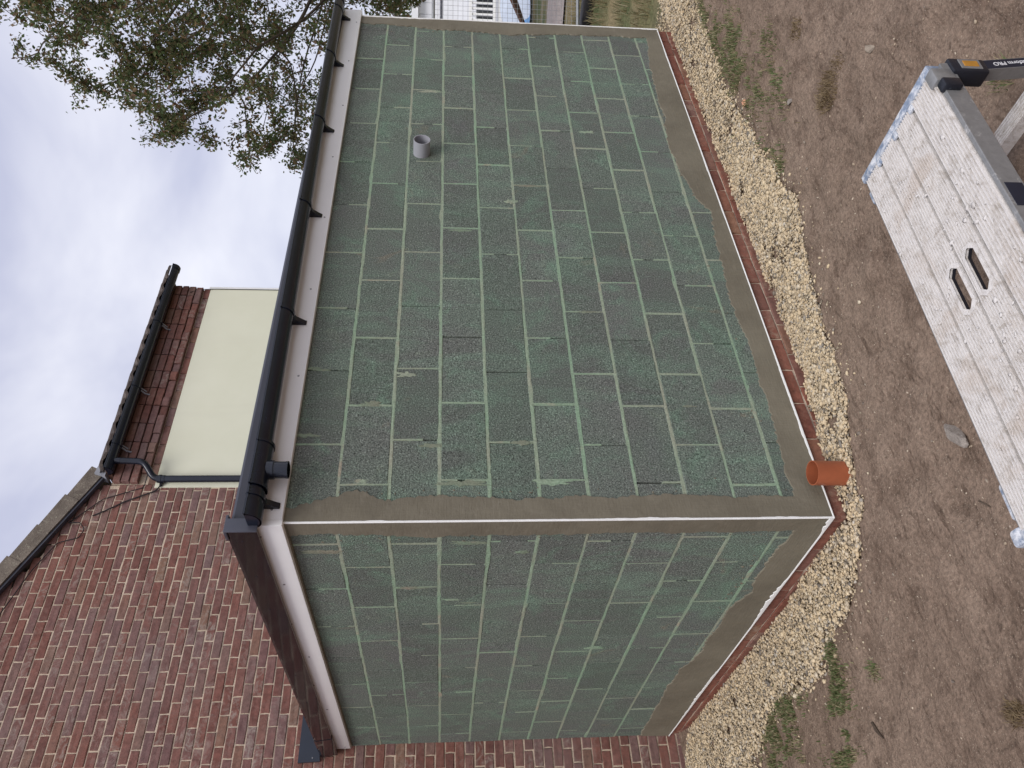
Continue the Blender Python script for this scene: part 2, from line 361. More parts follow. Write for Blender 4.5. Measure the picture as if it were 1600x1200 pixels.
def gravel_bed(x, y):          # height of the gravel's base
    x = np.asarray(x, float); y = np.asarray(y, float)
    c = np.clip((np.hypot(x, y) - .35) / .6, 0, 1)
    d = np.where(x > -.02, np.clip(-y / .3, 0, 1), np.clip(-x / .3, 0, 1))
    return -.052 * c * (1 - d * .8) - .010 + .008 * fbm(x * 6, y * 6, 31)
def in_gravel(x, y):
    x = np.asarray(x, float); y = np.asarray(y, float)
    a = (x > -.13) & (y < .02) & (y > gravel_edge_long(x)) & (x < 8)
    b = (x < .02) & (y > -.16) & (x > gravel_edge_short(y)) & (y < LY)
    e = (x > LX - .02) & (x < LX + .55 + .1 * fbm(y * 3, 0, 8)) & (y > -.2) & (y < 3.3)
    return a | b | e
def soil_h(x, y):
    near = np.clip(1 - (np.hypot(x - .8, y + .6) - 4.5) / 4, 0, 1)
    h = .028 * fbm(x * 1.1, y * 1.1, 1, 3) + .018 * fbm(x * 4.2, y * 4.2, 2, 3)
    a = .35; u = x * math.cos(a) + y * math.sin(a); v = -x * math.sin(a) + y * math.cos(a)
    h = h + .017 * fbm(u * 4 + 2 * fbm(x * 1.5, y * 1.5, 3, 2), v * 13, 4, 3)      # raked / trodden ripples
    h = h + .008 * fbm(x * 24, y * 24, 5, 2)
    h = h * near + .02 * fbm(x * .25, y * .25, 9, 3) * (1 - near) - .004
    g = in_gravel(x, y)
    return np.where(g, gravel_bed(x, y) - .004, h)
def spread(lo, hi, step, far):
    c = list(np.arange(lo, hi + 1e-6, step)); d = step
    while c[-1] < far: d *= 1.22; c.append(c[-1] + d)
    d = step; L = [lo]
    while L[-1] > -far: d *= 1.22; L.append(L[-1] - d)
    return np.array(L[1:][::-1] + c)
gx = spread(-2.2, 4.2, .021, 420); gy = spread(-2.7, 2.2, .021, 420)
X, Y = np.meshgrid(gx, gy); Z = soil_h(X, Y)
V = np.stack([X.ravel(), Y.ravel(), Z.ravel()], 1); w = len(gx); hh = len(gy)
idx = (np.arange(hh - 1)[:, None] * w + np.arange(w - 1)[None]).ravel()
F = np.stack([idx, idx + 1, idx + 1 + w, idx + w], 1)
ground = mk_np('ground', V, F, M['soil'], smooth=True); tag(ground, 'brown trodden soil running out to dry meadow', 'ground', kind='structure')

# track crossing the meadow
tp = MB(); rows = []
for t in np.linspace(-14, 34, 60):
    cx, cy = 11.4 + .30 * t, 2.85 - t * .92
    rows.append([(cx + s * 1.05 * .95 + .1 * float(fbm(t * .7, s, 12)), cy + s * 1.05 * .3, float(soil_h(np.array(cx + s), np.array(cy + s * .3))) + .03 + .02 * (1 - abs(s))) for s in (-1, -.5, 0, .5, 1)])
tag(tp.grid(rows).build('track', M['track'], smooth=True), 'pale stony track crossing the dry meadow', 'track', kind='structure')

# ------------------------------------------------------------------ gravel, pebbles (stuff)
def stone_soup(name, P, S, mat, flat=.65, parent=None):
    """many small irregular stones as one mesh: P centres, S sizes"""
    t = (1 + 5 ** .5) / 2
    B = np.array([(-1, t, 0), (1, t, 0), (-1, -t, 0), (1, -t, 0), (0, -1, t), (0, 1, t), (0, -1, -t), (0, 1, -t), (t, 0, -1), (t, 0, 1), (-t, 0, -1), (-t, 0, 1)]) / 1.902
    Fb = np.array([(0, 11, 5), (0, 5, 1), (0, 1, 7), (0, 7, 10), (0, 10, 11), (1, 5, 9), (5, 11, 4), (11, 10, 2), (10, 7, 6), (7, 1, 8), (3, 9, 4), (3, 4, 2), (3, 2, 6), (3, 6, 8), (3, 8, 9), (4, 9, 5), (2, 4, 11), (6, 2, 10), (8, 6, 7), (9, 8, 1)])
    n = len(P); q = rng.normal(size=(n, 4)); q /= np.linalg.norm(q, axis=1)[:, None]; a, b, c, d = q.T
    R = np.stack([1 - 2 * (c * c + d * d), 2 * (b * c - a * d), 2 * (b * d + a * c), 2 * (b * c + a * d), 1 - 2 * (b * b + d * d), 2 * (c * d - a * b), 2 * (b * d - a * c), 2 * (c * d + a * b), 1 - 2 * (b * b + c * c)], 1).reshape(n, 3, 3)
    v = B[None] * rng.uniform(.62, 1.25, (n, 12, 1)) * np.stack([np.ones(n), rng.uniform(.55, .95, n), rng.uniform(.45, .8, n)], 1)[:, None, :] * S[:, None, None]
    v = np.einsum('nij,nkj->nki', R, v); v[:, :, 2] *= flat
    v += P[:, None, :]
    F = (Fb[None] + (np.arange(n) * 12)[:, None, None]).reshape(-1, 3)
    return mk_np(name, v.reshape(-1, 3), F, mat, parent)
def gravel_points(n, lo, hi, spill=0):
    x = rng.uniform(lo[0], hi[0], n); y = rng.uniform(lo[1], hi[1], n)
    k = in_gravel(x, y) & ~((x > 0) & (y > 0) & (x < LX) & (y < LY)); return x[k], y[k]
gxs, gys = [], []
for n, lo, hi in ((52000, (-.2, -.66), (2.6, .0)), (26000, (2.6, -.66), (5.6, 0)), (62000, (-.95, -.15), (0, 3.33)), (9000, (4.68, -.3), (5.6, 2.5)), (5000, (5.6, -.66), (8, 0))):
    a, b = gravel_points(n, lo, hi); gxs.append(a); gys.append(b)
tx = rng.uniform(-.95, 5, 60000); ty = rng.uniform(-1.0, 2.6, 60000)          # stones kicked off the bed
td = np.where(tx > 0, gravel_edge_long(tx) - ty, gravel_edge_short(ty) - tx)
tk = ((tx > 0) | (ty > -.04)) & (~in_gravel(tx, ty)) & ~((tx > -.02) & (ty > -.02)) & (td > 0) & (rng.uniform(0, 1, 60000) < .6 * np.exp(-td / .05))
gxa = np.concatenate(gxs); gya = np.concatenate(gys)
lay = rng.uniform(0, 1, len(gxa))
sz = rng.gamma(4, .0020, len(gxa)).clip(.003, .021)
gz = gravel_bed(gxa, gya) + lay * .022
kp = fbm(gxa * 7, gya * 7, 66, 3) + rng.uniform(-.2, .2, len(gxa)) > -.34      # thin places where the bed shows
gxa, gya, gz, sz = gxa[kp], gya[kp], gz[kp], sz[kp]
tx, ty = tx[tk], ty[tk]; ts = rng.gamma(4, .0018, len(tx)).clip(.003, .016)
gxa = np.r_[gxa, tx]; gya = np.r_[gya, ty]; gz = np.r_[gz, soil_h(tx, ty) + ts * .3]; sz = np.r_[sz, ts]
gr = stone_soup('gravel', np.stack([gxa, gya, gz], 1), sz, M['gravel']); tag(gr, 'loose yellow limestone gravel laid along the foot of the walls', 'gravel', kind='stuff')
# loose pebbles on the soil, thicker beside the gravel
n = 22000; px = rng.uniform(-2.2, 4.2, n); py = rng.uniform(-2.7, 2.2, n)
dist = np.where(px > 0, gravel_edge_long(px) - py, gravel_edge_short(py) - px)
dist = np.where((px <= 0) & (py < -.04), np.hypot(px, py + .1), dist)
keep = (~in_gravel(px, py)) & ~((px > 0) & (py > 0)) & (dist > 0) & (rng.uniform(0, 1, n) < np.exp(-dist / .28) * .9 + .12 * (vnoise(px * 1.7, py * 1.7, 77) > .5) + .05)
px, py = px[keep], py[keep]; ps = rng.gamma(2.4, .0014, len(px)).clip(.0014, .013)
pb = stone_soup('pebbles', np.stack([px, py, soil_h(px, py) + ps * .2], 1), ps, M['pebble']); tag(pb, 'small pale pebbles strewn over the brown soil', 'pebbles', kind='stuff')

# ------------------------------------------------------------------ extension
ext = thing('extension', 'unrendered green grey concrete block extension with fresh render along its edges', 'building', (LX / 2, LY / 2, 0))

def block_mesh(L, Hh, var):
    """chamfered block face, local centre, front towards -y"""
    r = random.Random(var * 131 + int(L * 1000)); c = .0035; D = .05
    V = []
    def ring(ins, y, jit): return [(sx * (L / 2 - ins) + r.uniform(-jit, jit), y, sz * (Hh / 2 - ins) + r.uniform(-jit, jit)) for sx, sz in ((-1, -1), (1, -1), (1, 1), (-1, 1))]
    # midpoints give uneven arrises
    def ring8(ins, y, jit):
        p = []
        for (sx, sz) in ((-1, -1), (0, -1), (1, -1), (1, 0), (1, 1), (0, 1), (-1, 1), (-1, 0)):
            p.append((sx * (L / 2 - ins) + r.uniform(-jit, jit), y, sz * (Hh / 2 - ins) + r.uniform(-jit, jit)))
        return p
    V = ring8(c, 0, .0016) + ring8(0, c * .9, .0012) + ring8(0, D, 0)
    Fc = [(0, 1, 2, 3, 4, 5, 6, 7)]
    for a in (0, 8): Fc += [(a + i, a + 8 + i, a + 8 + (i + 1) % 8, a + (i + 1) % 8) for i in range(8)]
    me = bpy.data.meshes.new('block'); me.from_pydata(V, [], Fc); me.update(); me.materials.append(M['block'])
    bm = bmesh.new(); bm.from_mesh(me); bmesh.ops.recalc_face_normals(bm, faces=bm.faces[:]); 
    bm.faces.ensure_lookup_table()
    if bm.faces[0].normal.y > 0: bmesh.ops.reverse_faces(bm, faces=bm.faces[:])
    bm.to_mesh(me); bm.free(); return me
BM = {}
def get_block(L, Hh):
    k = (round(L / .005), round(Hh / .005), random.randrange(4))
    if k not in BM: BM[k] = block_mesh(round(L / .005) * .005, round(Hh / .005) * .005, k[2])
    return BM[k]

def strip(mb, P, T, N, half, seed, lo=.0045, hi=.010, step=.009, gap=None, proud=.0006):
    """a mortar joint: from P along T (unit vector times length), face normal N, half(-height) direction"""
    T = Vector(T); n = max(3, int(T.length / step)); t = T.normalized(); N = Vector(N); U = Vector(half)
    s = np.linspace(0, T.length, n); f = rng.uniform(0, 90)
    w1 = lo + (hi - lo) * (.5 + .35 * fbm(s * 9 + f, 1.3, seed) + .35 * fbm(s * 45 + f, 1.3, seed + 7, 2)) + .030 * np.clip(fbm(s * 3.5 + f, 9.1, seed + 3) - .30, 0, 1)
    w2 = lo + (hi - lo) * (.5 + .35 * fbm(s * 9 + f, 5.3, seed + 1) + .35 * fbm(s * 45 + f, 5.3, seed + 8, 2)) + .030 * np.clip(fbm(s * 3.5 + f, 4.4, seed + 4) - .30, 0, 1)
    wav = .0035 * fbm(s * 1.8 + f, 8.8, seed + 5, 3)
    d = proud + .0022 * fbm(s * 20 + f, 2, seed + 2)
    rows = []
    for i in range(n):
        p = Vector(P) + t * float(s[i]) + U * float(wav[i]); k = 1.0
        if gap and gap[0] < s[i] < gap[1]: k = 0
        a, b = float(w1[i]), float(w2[i])
        if k:
            rows.append([p - U * a - N * .0035, p - U * a * .85 + N * .0003, p - U * a * .3 + N * float(d[i]), p + U * b * .3 + N * float(d[i] * .6), p + U * b * .85 + N * .0003, p + U * b - N * .0035])
        else:
            rows.append([p + U * w_ - N * .030 for w_ in (-.006, -.004, -.001, .001, .004, .006)])
    mb.grid(rows)

def wall(axis, length, perp0, name_label, pipe=None):
    """axis 0: long wall in plane y=0, axis 1: short wall in plane x=0.  perp0: offset of the perpends in the course below joint 3 (axis 0) / 2 (axis 1)"""
    def W(s, d, z): return (s, -d, z) if axis == 0 else (-d, s, z)      # s along, d proud of face
    N = Vector(W(0, 1, 0)); A = Vector((1, 0, 0)) if axis == 0 else Vector((0, 1, 0)); Zv = Vector((0, 0, 1))
    mb = MB()
    # recessed core of the wall
    lo, hi = W(.034, -.034, ZB + .004), W(length - .002, -.10, ZT)
    mb.box([min(a, b) for a, b in zip(lo, hi)], [max(a, b) for a, b in zip(lo, hi)])
    joints = [J0 - H * k for k in range(-1, 11)]                        # bed joints
    for z in joints[1:]:
        zz = z
        if z < ZB + .02: continue
        strip(mb, W(.004, 0, zz), A * (length - .006), N, Zv, random.randrange(999), .0050, .0135)
    blocks = []
    for c in range(-1, 10):
        z1 = J0 - H * c; z0 = z1 - H; z1 = min(z1, ZT)
        ref = 2 if axis == 0 else 1
        off = perp0 if (c - ref) % 2 == 0 else perp0 + .225
        off = off + random.uniform(-.016, .016)
        cuts = [0]; s = off
        while s > .06 + .45: s -= .45
        while s < length - .05:
            if s > .05: cuts.append(s + random.uniform(-.006, .006))
            s += .45
        cuts.append(length)
        for i in range(len(cuts) - 1):
            a, b = cuts[i], cuts[i + 1]
            ga = .0035 if i else .0; gb = .0035 if i < len(cuts) - 2 else 0
            blocks.append((a + ga, b - gb, z0 + .005, z1 - .005))
            if i:
                tp = random.random(); L = z1 - z0 - .008; g = None
                if tp < .55: g = random.choice(((-.05, random.uniform(.03, .13)), (L - random.uniform(.03, .13), L + .05), (L * random.uniform(.2, .5), L * random.uniform(.5, .75))))
                if tp > .12: strip(mb, W(a, 0, z0 + .004), Zv * L, N, A, random.randrange(999), .0030, .0075 if tp < .75 else .0125, .012, g, .0)
    wo = mb.build('block_wall', M['mortar'], ext, fix=False)
    for (a, b, z0, z1) in blocks:
        if pipe and a < pipe[0] < b and z0 < pipe[1] < z1: pass
        me = get_block(b - a, z1 - z0)
        o = bpy.data.objects.new('block', me)
        o.location = W((a + b) / 2, random.uniform(-.002, .0022), (z0 + z1) / 2 + random.uniform(-.002, .002))
        o.rotation_euler = (random.uniform(-.003, .003), random.uniform(-.004, .004), (0 if axis == 0 else -math.pi / 2) + random.uniform(-.003, .003))
        link(o, wo)
    return wo
wall_long = wall(0, LX, .193, '', (2.77, 2.0)); tag(wall_long, 'long block wall with a grey pipe stub')
wall_short = wall(1, LY, .191, ''); tag(wall_short, 'short block wall running back to the brick house')
SM_L = [(.205, 2.215, .020, .085), (.40, 1.90, .012, .06), (.192, 1.755, .018, .09), (.196, 1.345, .016, .09), (.417, 1.475, .016, .045), (.645, 2.19, .022, .05), (.84, 2.03, .016, .05), (.87, 2.49, .012, .06), (.46, 2.49, .012, .06),
        (3.562, 1.95, .014, .09), (2.45, 1.30, .014, .08), (1.985, 1.75, .016, .07), (2.28, 1.43, .02, .04), (1.30, 1.06, .012, .05), (.64, .62, .012, .06), (3.1, .85, .02, .05)]
SM_S = [(.27, 2.40, .018, .09), (.66, 2.01, .014, .08), (.80, 1.80, .012, .05), (.30, 1.47, .014, .03), (.84, 1.70, .014, .05), (1.5, .95, .02, .05), (.2, 1.72, .014, .09)]
def smear(axis, s0, z0, rs, rz, seed, parent):
    r_ = random.Random(seed); V_ = [(s0, .0020, z0)]; F_ = []; n_ = 40
    for ring, (k, d) in enumerate(((.5, .0019), (.9, .0012), (1.0, -.004))):
        for j in range(n_):
            a = 2 * math.pi * j / n_; q_ = k * max(.15, 1 + 1.0 * float(fbm(math.cos(a) * 2.6 + seed, math.sin(a) * 2.6, seed, 2)) + .5 * float(fbm(math.cos(a) * 9 + seed, math.sin(a) * 9, seed, 2)))
            V_.append((s0 + math.cos(a) * rs * q_, d, z0 + math.sin(a) * rz * q_))
    F_ += [(0, 1 + j, 1 + (j + 1) % n_) for j in range(n_)]
    for g in range(2): F_ += [(1 + g * n_ + j, 1 + (g + 1) * n_ + j, 1 + (g + 1) * n_ + (j + 1) % n_, 1 + g * n_ + (j + 1) % n_) for j in range(n_)]
    mk('mortar_smear', [((s, -d, z) if axis == 0 else (-d, s, z)) for s, d, z in V_], F_, M['smear'] if seed % 3 else M['mortar'], parent)
for i_, (s0, z0, rs, rz) in enumerate(SM_L): smear(0, s0, z0, rs, rz, 3 + i_, wall_long)
for i_, (s0, z0, rs, rz) in enumerate(SM_S): smear(1, s0, z0, rs, rz, 40 + i_, wall_short)
# the two hidden sides and the inner body
mb = MB(); mb.box((LX - .10, .101, 0), (LX - .002, LY - .012, ZT)); mb.box((.2, LY - .1, .1), (LX - .2, LY - .012, ZT))
mb.build('inner_wall', M['mortar'], ext)

# render bands (proud of the blocks, ragged on the inner side)
def band(axis, pts_out, pts_in, n, thick=.009, seed=0, across=9, nm='render_band', rag=.024):
    """pts_out/pts_in: polylines [(s,z)] resampled to n; the out side is straight, the in side ragged"""
    def res(p):
        p = np.array(p, float); d = np.r_[0, np.cumsum(np.hypot(*np.diff(p, axis=0).T))]; t = np.linspace(0, d[-1], n)
        return np.stack([np.interp(t, d, p[:, 0]), np.interp(t, d, p[:, 1])], 1), t
    A, _ = res(pts_out); B, t = res(pts_in)
    dirv = B - A; L = np.hypot(*dirv.T)[:, None] + 1e-6
    r = rag * fbm(t * 7, seed, seed, 3) + rag * .62 * fbm(t * 60, seed + 3, seed + 1, 3) + rag * .8 * np.clip(fbm(t * 15, seed, seed + 9, 2) - .2, 0, 1)
    B = B + dirv / L * r[:, None]
    rows = []
    prof = np.linspace(0, 1, across)
    for i in range(n):
        row = []
        for k in prof:
            p = A[i] + (B[i] - A[i]) * k
            d = thick * (1 - .35 * k) + .0016 * max(0, float(fbm((p[0] + p[1]) * 3.1, (p[0] - p[1]) * 21, seed + 15, 2)) - .15) * min(1, k * 5) + .0014 * float(fbm(p[0] * 14, p[1] * 14, seed + 5, 3)) * min(1, k * 5)
            row.append((p[0], d, p[1]))
        p = B[i] + dirv[i] / L[i] * .003; row.append((p[0], .0010, p[1])); p = B[i] + dirv[i] / L[i] * .0035; row.append((p[0], -.006, p[1]))
        rows.append([((s, -d, z) if axis == 0 else (-d, s, z)) for s, d, z in row])
    return MB().grid(rows).build(nm, M['render'], ext, smooth=True, fix=False)
E_ = -.009
band(0, [(E_, ZB), (E_, 2.53)], [(.11, .22), (.11, .5), (.12, .95), (.10, 1.54), (.13, 1.85), (.10, 2.1), (.14, 2.22), (.12, 2.35), (.07, 2.53)], 330, seed=11)
band(0, [(E_, ZB), (LX, ZB)], [(.10, .225), (.42, .20), (.78, .19), (1.1, .20), (1.51, .21), (1.79, .20), (2.1, .16), (2.22, .155), (2.35, .215), (2.49, .23), (2.82, .28), (3.25, .26), (3.89, .25), (4.54, .19)], 520, thick=.0098, seed=23)
band(0, [(LX, ZB), (LX, 2.53)], [(4.54, .17), (4.54, .46), (4.51, .94), (4.49, 1.31), (4.50, 1.52), (4.52, 1.83), (4.55, 2.08), (4.56, 2.37), (4.57, 2.53)], 330, thick=.0106, seed=37)
band(1, [(E_, ZB), (E_, 2.53)], [(.11, .22), (.12, .77), (.13, 1.53), (.14, 1.99), (.10, 2.22), (.10, 2.53)], 330, seed=41)
band(1, [(E_, ZB), (LY - .005, ZB)], [(.05, .225), (.14, .222), (.41, .23), (.79, .22), (.97, .27), (1.37, .27), (1.6, .26), (1.88, .32), (2.37, .33), (3.322, .30)], 420, thick=.0098, seed=53)
# splashes of render flicked on to the blocks beside the bands
sp_ = MB()
def fleck(axis, s0, z0, r0, seed):
    o = len(sp_.V); n_ = 9; P = lambda s, d, z: (s, -d, z) if axis == 0 else (-d, s, z)
    el = random.uniform(.5, 2.2); sp_.V.append(P(s0, .0034, z0))
    for k, d in ((.6, .0030), (1, -.002)):
        for j in range(n_):
            a = 2 * math.pi * j / n_; q_ = r0 * k * random.uniform(.6, 1.3); sp_.V.append(P(s0 + math.cos(a) * q_, d, z0 + math.sin(a) * q_ * el))
    sp_.F += [(o, o + 1 + j, o + 1 + (j + 1) % n_) for j in range(n_)] + [(o + 1 + j, o + 1 + n_ + j, o + 1 + n_ + (j + 1) % n_, o + 1 + (j + 1) % n_) for j in range(n_)]
for k in range(170):
    ax = k % 2; t_ = random.random(); dd = abs(random.gauss(0, .03)) + .004; r0 = random.uniform(.0015, .0065)
    if t_ < .35: fleck(ax, .13 + dd, random.uniform(.25, 2.45), r0, k)
    elif t_ < .8 or ax: fleck(ax, random.uniform(.2, (LX if ax == 0 else LY) - .2), (.245 if ax == 0 else .29) + dd, r0, k)
    else: fleck(0, 4.49 - dd, random.uniform(.25, 2.45), r0, k)
sp_.build('render_splash', M['render'], ext, smooth=True, fix=False)['kind'] = 'stuff'
# white beads
def bead(name, P, T, N1, U, seed, w=.006, blob=.006):
    """thin angled bead with smears of white plastic/filler, N1 outward, U across"""
    n = int(Vector(T).length / .012); t = Vector(T).normalized(); N1 = Vector(N1); U = Vector(U); rows = []
    for i in range(n + 1):
        s = Vector(T).length * i / n; p = Vector(P) + t * s
        k = w + blob * max(0, float(fbm(s * 2.2, 1, seed, 2)) * 1.6 + .1) * (1 + float(fbm(s * 45, 3, seed + 1, 2)))
        rows.append([p - N1 * .006 - U * .001, p + N1 * .0022, p + U * w * .5 + N1 * .0028, p + U * k * .9 + N1 * .0012, p + U * k - N1 * .004])
    return MB().grid(rows).build(name, M['bead'], ext, smooth=True, fix=False)
bead('corner_bead', (-.0105, -.0105, ZB), (0, 0, 2.53 - ZB), (0, -1, 0), (1, 0, 0), 3, .005, .008)
bead('corner_bead', (-.0105, -.0108, ZB), (0, 0, 2.53 - ZB), (-1, 0, 0), (0, 1, 0), 9, .004, .001)
bead('base_bead', (-.011, -.0112, ZB), (LX + .012, 0, 0), (0, -1, 0), (0, 0, 1), 5, .006, .006)
bead('base_bead', (-.0112, -.011, ZB), (0, LY + .005, 0), (-1, 0, 0), (0, 0, 1), 8, .007, .019)
bead('end_bead', (LX + .001, -.0118, ZB), (0, 0, 2.53 - ZB), (0, -1, 0), (-1, 0, 0), 6, .008, .012)
mb = MB(); mb.box((-.010, -.0095, ZB - .003), (LX, .03, ZB)); mb.box((-.0095, .031, ZB - .003), (.03, LY, ZB)); mb.build('bead_flange', M['bead'], ext)
mb = MB(); mb.box((LX - .001, -.0095, ZB + .001), (LX + .001, .09, 2.53)); mb.build('end_flange', M['bead'], ext)

# brick plinth under the bead
def brick_mesh(L, Hh, D, var, mat, ch=.004, jit=.0028):
    r = random.Random(var * 77 + int(L * 1000)); P = ((-1, -1), (0, -1), (1, -1), (1, 0), (1, 1), (0, 1), (-1, 1), (-1, 0))
    V = []
    for ins, y, j in ((ch, 0, jit), (0, ch, jit), (0, D, 0)):
        V += [(sx * (L / 2 - ins) + r.uniform(-j, j), y + (r.uniform(-.0015, .0015) if y == 0 else 0), sz * (Hh / 2 - ins) + r.uniform(-j, j)) for sx, sz in P]
    Fc = [(7, 6, 5, 4, 3, 2, 1, 0)[::-1]]
    for a in (0, 8): Fc += [(a + i, a + 8 + i, a + 8 + (i + 1) % 8, a + (i + 1) % 8) for i in range(8)]
    return V, Fc
BR = {}
def brick_data(L, Hh, D, mat):
    k = (round(L / .005), round(Hh / .005), random.randrange(5), mat.name, D)
    if k not in BR:
        V_, F_ = brick_mesh(round(L / .005) * .005, round(Hh / .005) * .005, D, k[2], mat)
        me = bpy.data.meshes.new('brick'); me.from_pydata(V_, [], F_); me.update(); me.materials.append(mat)
        bm = bmesh.new(); bm.from_mesh(me); bmesh.ops.recalc_face_normals(bm, faces=bm.faces[:])
        f = max(bm.faces, key=lambda f: len(f.verts))
        if f.normal.y > 0: bmesh.ops.reverse_faces(bm, faces=bm.faces[:])
        bm.to_mesh(me); bm.free(); BR[k] = me
    return BR[k]
pl = MB(); pl.box((.010, .012, -.16), (LX - .004, .09, ZB - .006)); pl.box((.0105, .091, -.16), (.09, LY - .002, ZB - .0065))
plo = pl.build('plinth', M['pointing'], ext)
for axis, Ln in ((0, LX), (1, LY)):
    for c, z1 in enumerate((ZB - .008, ZB - .083)):
        s = .0 if (c + axis) % 2 == 0 else -.1125
        while s < Ln - .03:
            a = max(s, .0 if axis == 0 else .098 if (c % 2) else .012); b = min(s + .214, Ln - .004)
            if b - a > .03:
                me = brick_data(b - a, .065, .04, M['plinth']); o = bpy.data.objects.new('brick', me)
                p = ((a + b) / 2, .004 + random.uniform(-.002, .002), z1 - .0325)
                o.location = p if axis == 0 else (p[1], p[0], p[2]); o.rotation_euler = (random.uniform(-.01, .01), random.uniform(-.008, .008), 0 if axis == 0 else -math.pi / 2)
                link(o, plo)
            s += .225
# fascias, roof edge trims, roof
FZ0, FZ1 = 2.525, 2.665
mb = MB(); mb.box((-.030, -.030, FZ0), (LX + .06, .02, FZ1 + .03), .003); fa = mb.build('fascia', M['white'], ext, smooth=True)
def screws(parent, pts, N, mat=M['screw'], r=.0055):
    for p in pts:
        sm = MB(); p = Vector(p); N_ = Vector(N); sm.tube([p - N_ * .001, p + N_ * .0018, p + N_ * .0030], [r, r, r * .5], 10); sm.build('screw', mat, parent, smooth=True)
screws(fa, [(.045, -.030, 2.575)] + [(x, -.030, 2.555 + .01 * (i % 2)) for i, x in enumerate(np.arange(.8, 4.6, .62))], (0, -1, 0))
mb = MB(); mb.box((-.036, -.033, FZ0 - .003), (-.004, LY - .055, FZ1 + .002), .003); fb = mb.build('fascia', M['white'], ext, smooth=True); tag(fb, 'bright white fascia board above the short wall')
screws(fb, [(-.036, y, 2.625 - .03 * (i % 2)) for i, y in enumerate(np.arange(.06, 3.25, .46))], (-1, 0, 0))
screws(fb, [(-.036, LY - .10, 2.56)], (-1, 0, 0))
mb = MB(); mb.box((-.012, -.008, 2.515), (.02, LY - .02, 2.526)); mb.build('fascia_sealant', M['render'], ext)
mb = MB(); mb.prism([(-.036, 2.625), (-.066, 2.620), (-.078, 2.728), (-.074, 2.742), (-.02, 2.746), (-.02, 2.71), (-.036, 2.70)], 1, -.062, LY - .42)
tr = mb.build('roof_trim', M['gloss'], ext); tag(tr, 'glossy black roof edge trim above the white fascia')
mb = MB(); mb.prism([(-.038, 2.622), (-.069, 2.616), (-.081, 2.728), (-.077, 2.7445), (-.02, 2.7485), (-.02, 2.71), (-.038, 2.70)], 1, LY - .419, LY - .02)
tr2 = mb.build('roof_trim', M['gloss'], ext)
screws(tr, [(-.072, y, 2.69) for y in (.03, .36, .72, 1.15, 1.62, 2.1, 2.6)], (-1, 0, .1), M['black'], .006)
mb = MB(); mb.prism([(-.031, 2.665), (-.036, 2.665), (-.044, 2.722), (-.040, 2.732), (.0, 2.740), (.0, 2.70), (-.031, 2.70)], 0, -.018, LX + .07)
tg = mb.build('roof_trim', M['greytrim'], ext); tag(tg, 'slate grey roof edge trim behind the gutter')
screws(tg, [(x, -.0405, 2.69) for x in np.arange(.12, 4.6, .42)], (0, -1, 0), M['black'], .006)
mb = MB(); mb.box((-.084, -.070, 2.612), (-.019, -.061, 2.748), .003); mb.box((-.082, -.066, 2.737), (-.0, .01, 2.750), .003); mb.build('trim_corner', M['greytrim'], ext, smooth=True)
mb = MB(); mb.box((-.02, -.018, 2.66), (LX + .05, LY - .01, 2.738)); mb.build('roof', M['roof'], ext)
mb = MB(); mb.prism([(-.11, 2.745), (.02, 2.764), (LX, 2.764), (LX, 2.905), (-.115, 2.905)], 1, LY - .03, LY - .008); fl = mb.build('flashing', M['navy'], ext)
tag(fl, 'dark slate flashing upstand against the brickwork'); screws(fl, [(-.085, LY - .03, 2.80)], (0, -1, 0))

# ------------------------------------------------------------------ extension gutter
gut = thing('gutter', 'black half round gutter on the extension fascia with an open outlet spout', 'gutter', (LX / 2, -.09, 2.6))
def half_round(mb, x0, x1, cy, cz, r, t=.003, n=14, lip=True, fall=0.0):
    prof = [(cy + math.cos(a) * r, cz + math.sin(a) * r) for a in np.linspace(-math.pi, 0, n)]
    if lip: prof = [(prof[0][0] - .004, prof[0][1] + .004), (prof[0][0] - .004, prof[0][1] - .004)] + prof
    inner = [(cy + math.cos(a) * (r - t), cz + math.sin(a) * (r - t)) for a in np.linspace(0, -math.pi, n)]
    poly = prof + inner; o = len(mb.V); k = len(poly)
    mb.V += [(x0, y, z) for y, z in poly] + [(x1, y, z + fall) for y, z in poly]
    mb.F += [(o + i, o + (i + 1) % k, o + (i + 1) % k + k, o + i + k) for i in range(k)]
    for b in (0, k):
        m_ = len(prof)
        mb.F += [(o + b + i, o + b + i + 1, o + b + k - 2 - i, o + b + k - 1 - i) for i in range(m_ - 1 if not lip else n - 1)]
    return mb
GY, GR = -.102, .056
def gz_at(x): return 2.652 + .014 * x
mb = half_round(MB(), -.03, LX + .02, GY, gz_at(0), GR, fall=gz_at(LX) - gz_at(0)); mb.build('trough', M['black'], gut, smooth=True)
def stop_end(x0, x1, z):
    m2 = half_round(MB(), x0, x1, GY, z, GR + .006, .008); poly = [(GY + math.cos(a) * (GR + .004), z + math.sin(a) * (GR + .004)) for a in np.linspace(-math.pi, 0, 14)]
    xm = x0 if x0 < 1 else x1 - .004
    m2.prism(poly, 0, xm, xm + .004); return m2.build('stop_end', M['black'], gut, smooth=True)
stop_end(-.055, .02, gz_at(0)); stop_end(LX, LX + .04, gz_at(LX))
def union(x0, x1):
    m2 = half_round(MB(), x0, x1, GY, gz_at((x0 + x1) / 2) - .001, GR + .006, .007)
    for xx in (x0, x1 - .014): half_round(m2, xx, xx + .014, GY, gz_at((x0 + x1) / 2) - .001, GR + .010, .012)
    return m2
u1 = union(.095, .33).build('outlet', M['black'], gut, smooth=True)
mb = MB(); zc = gz_at(.2)
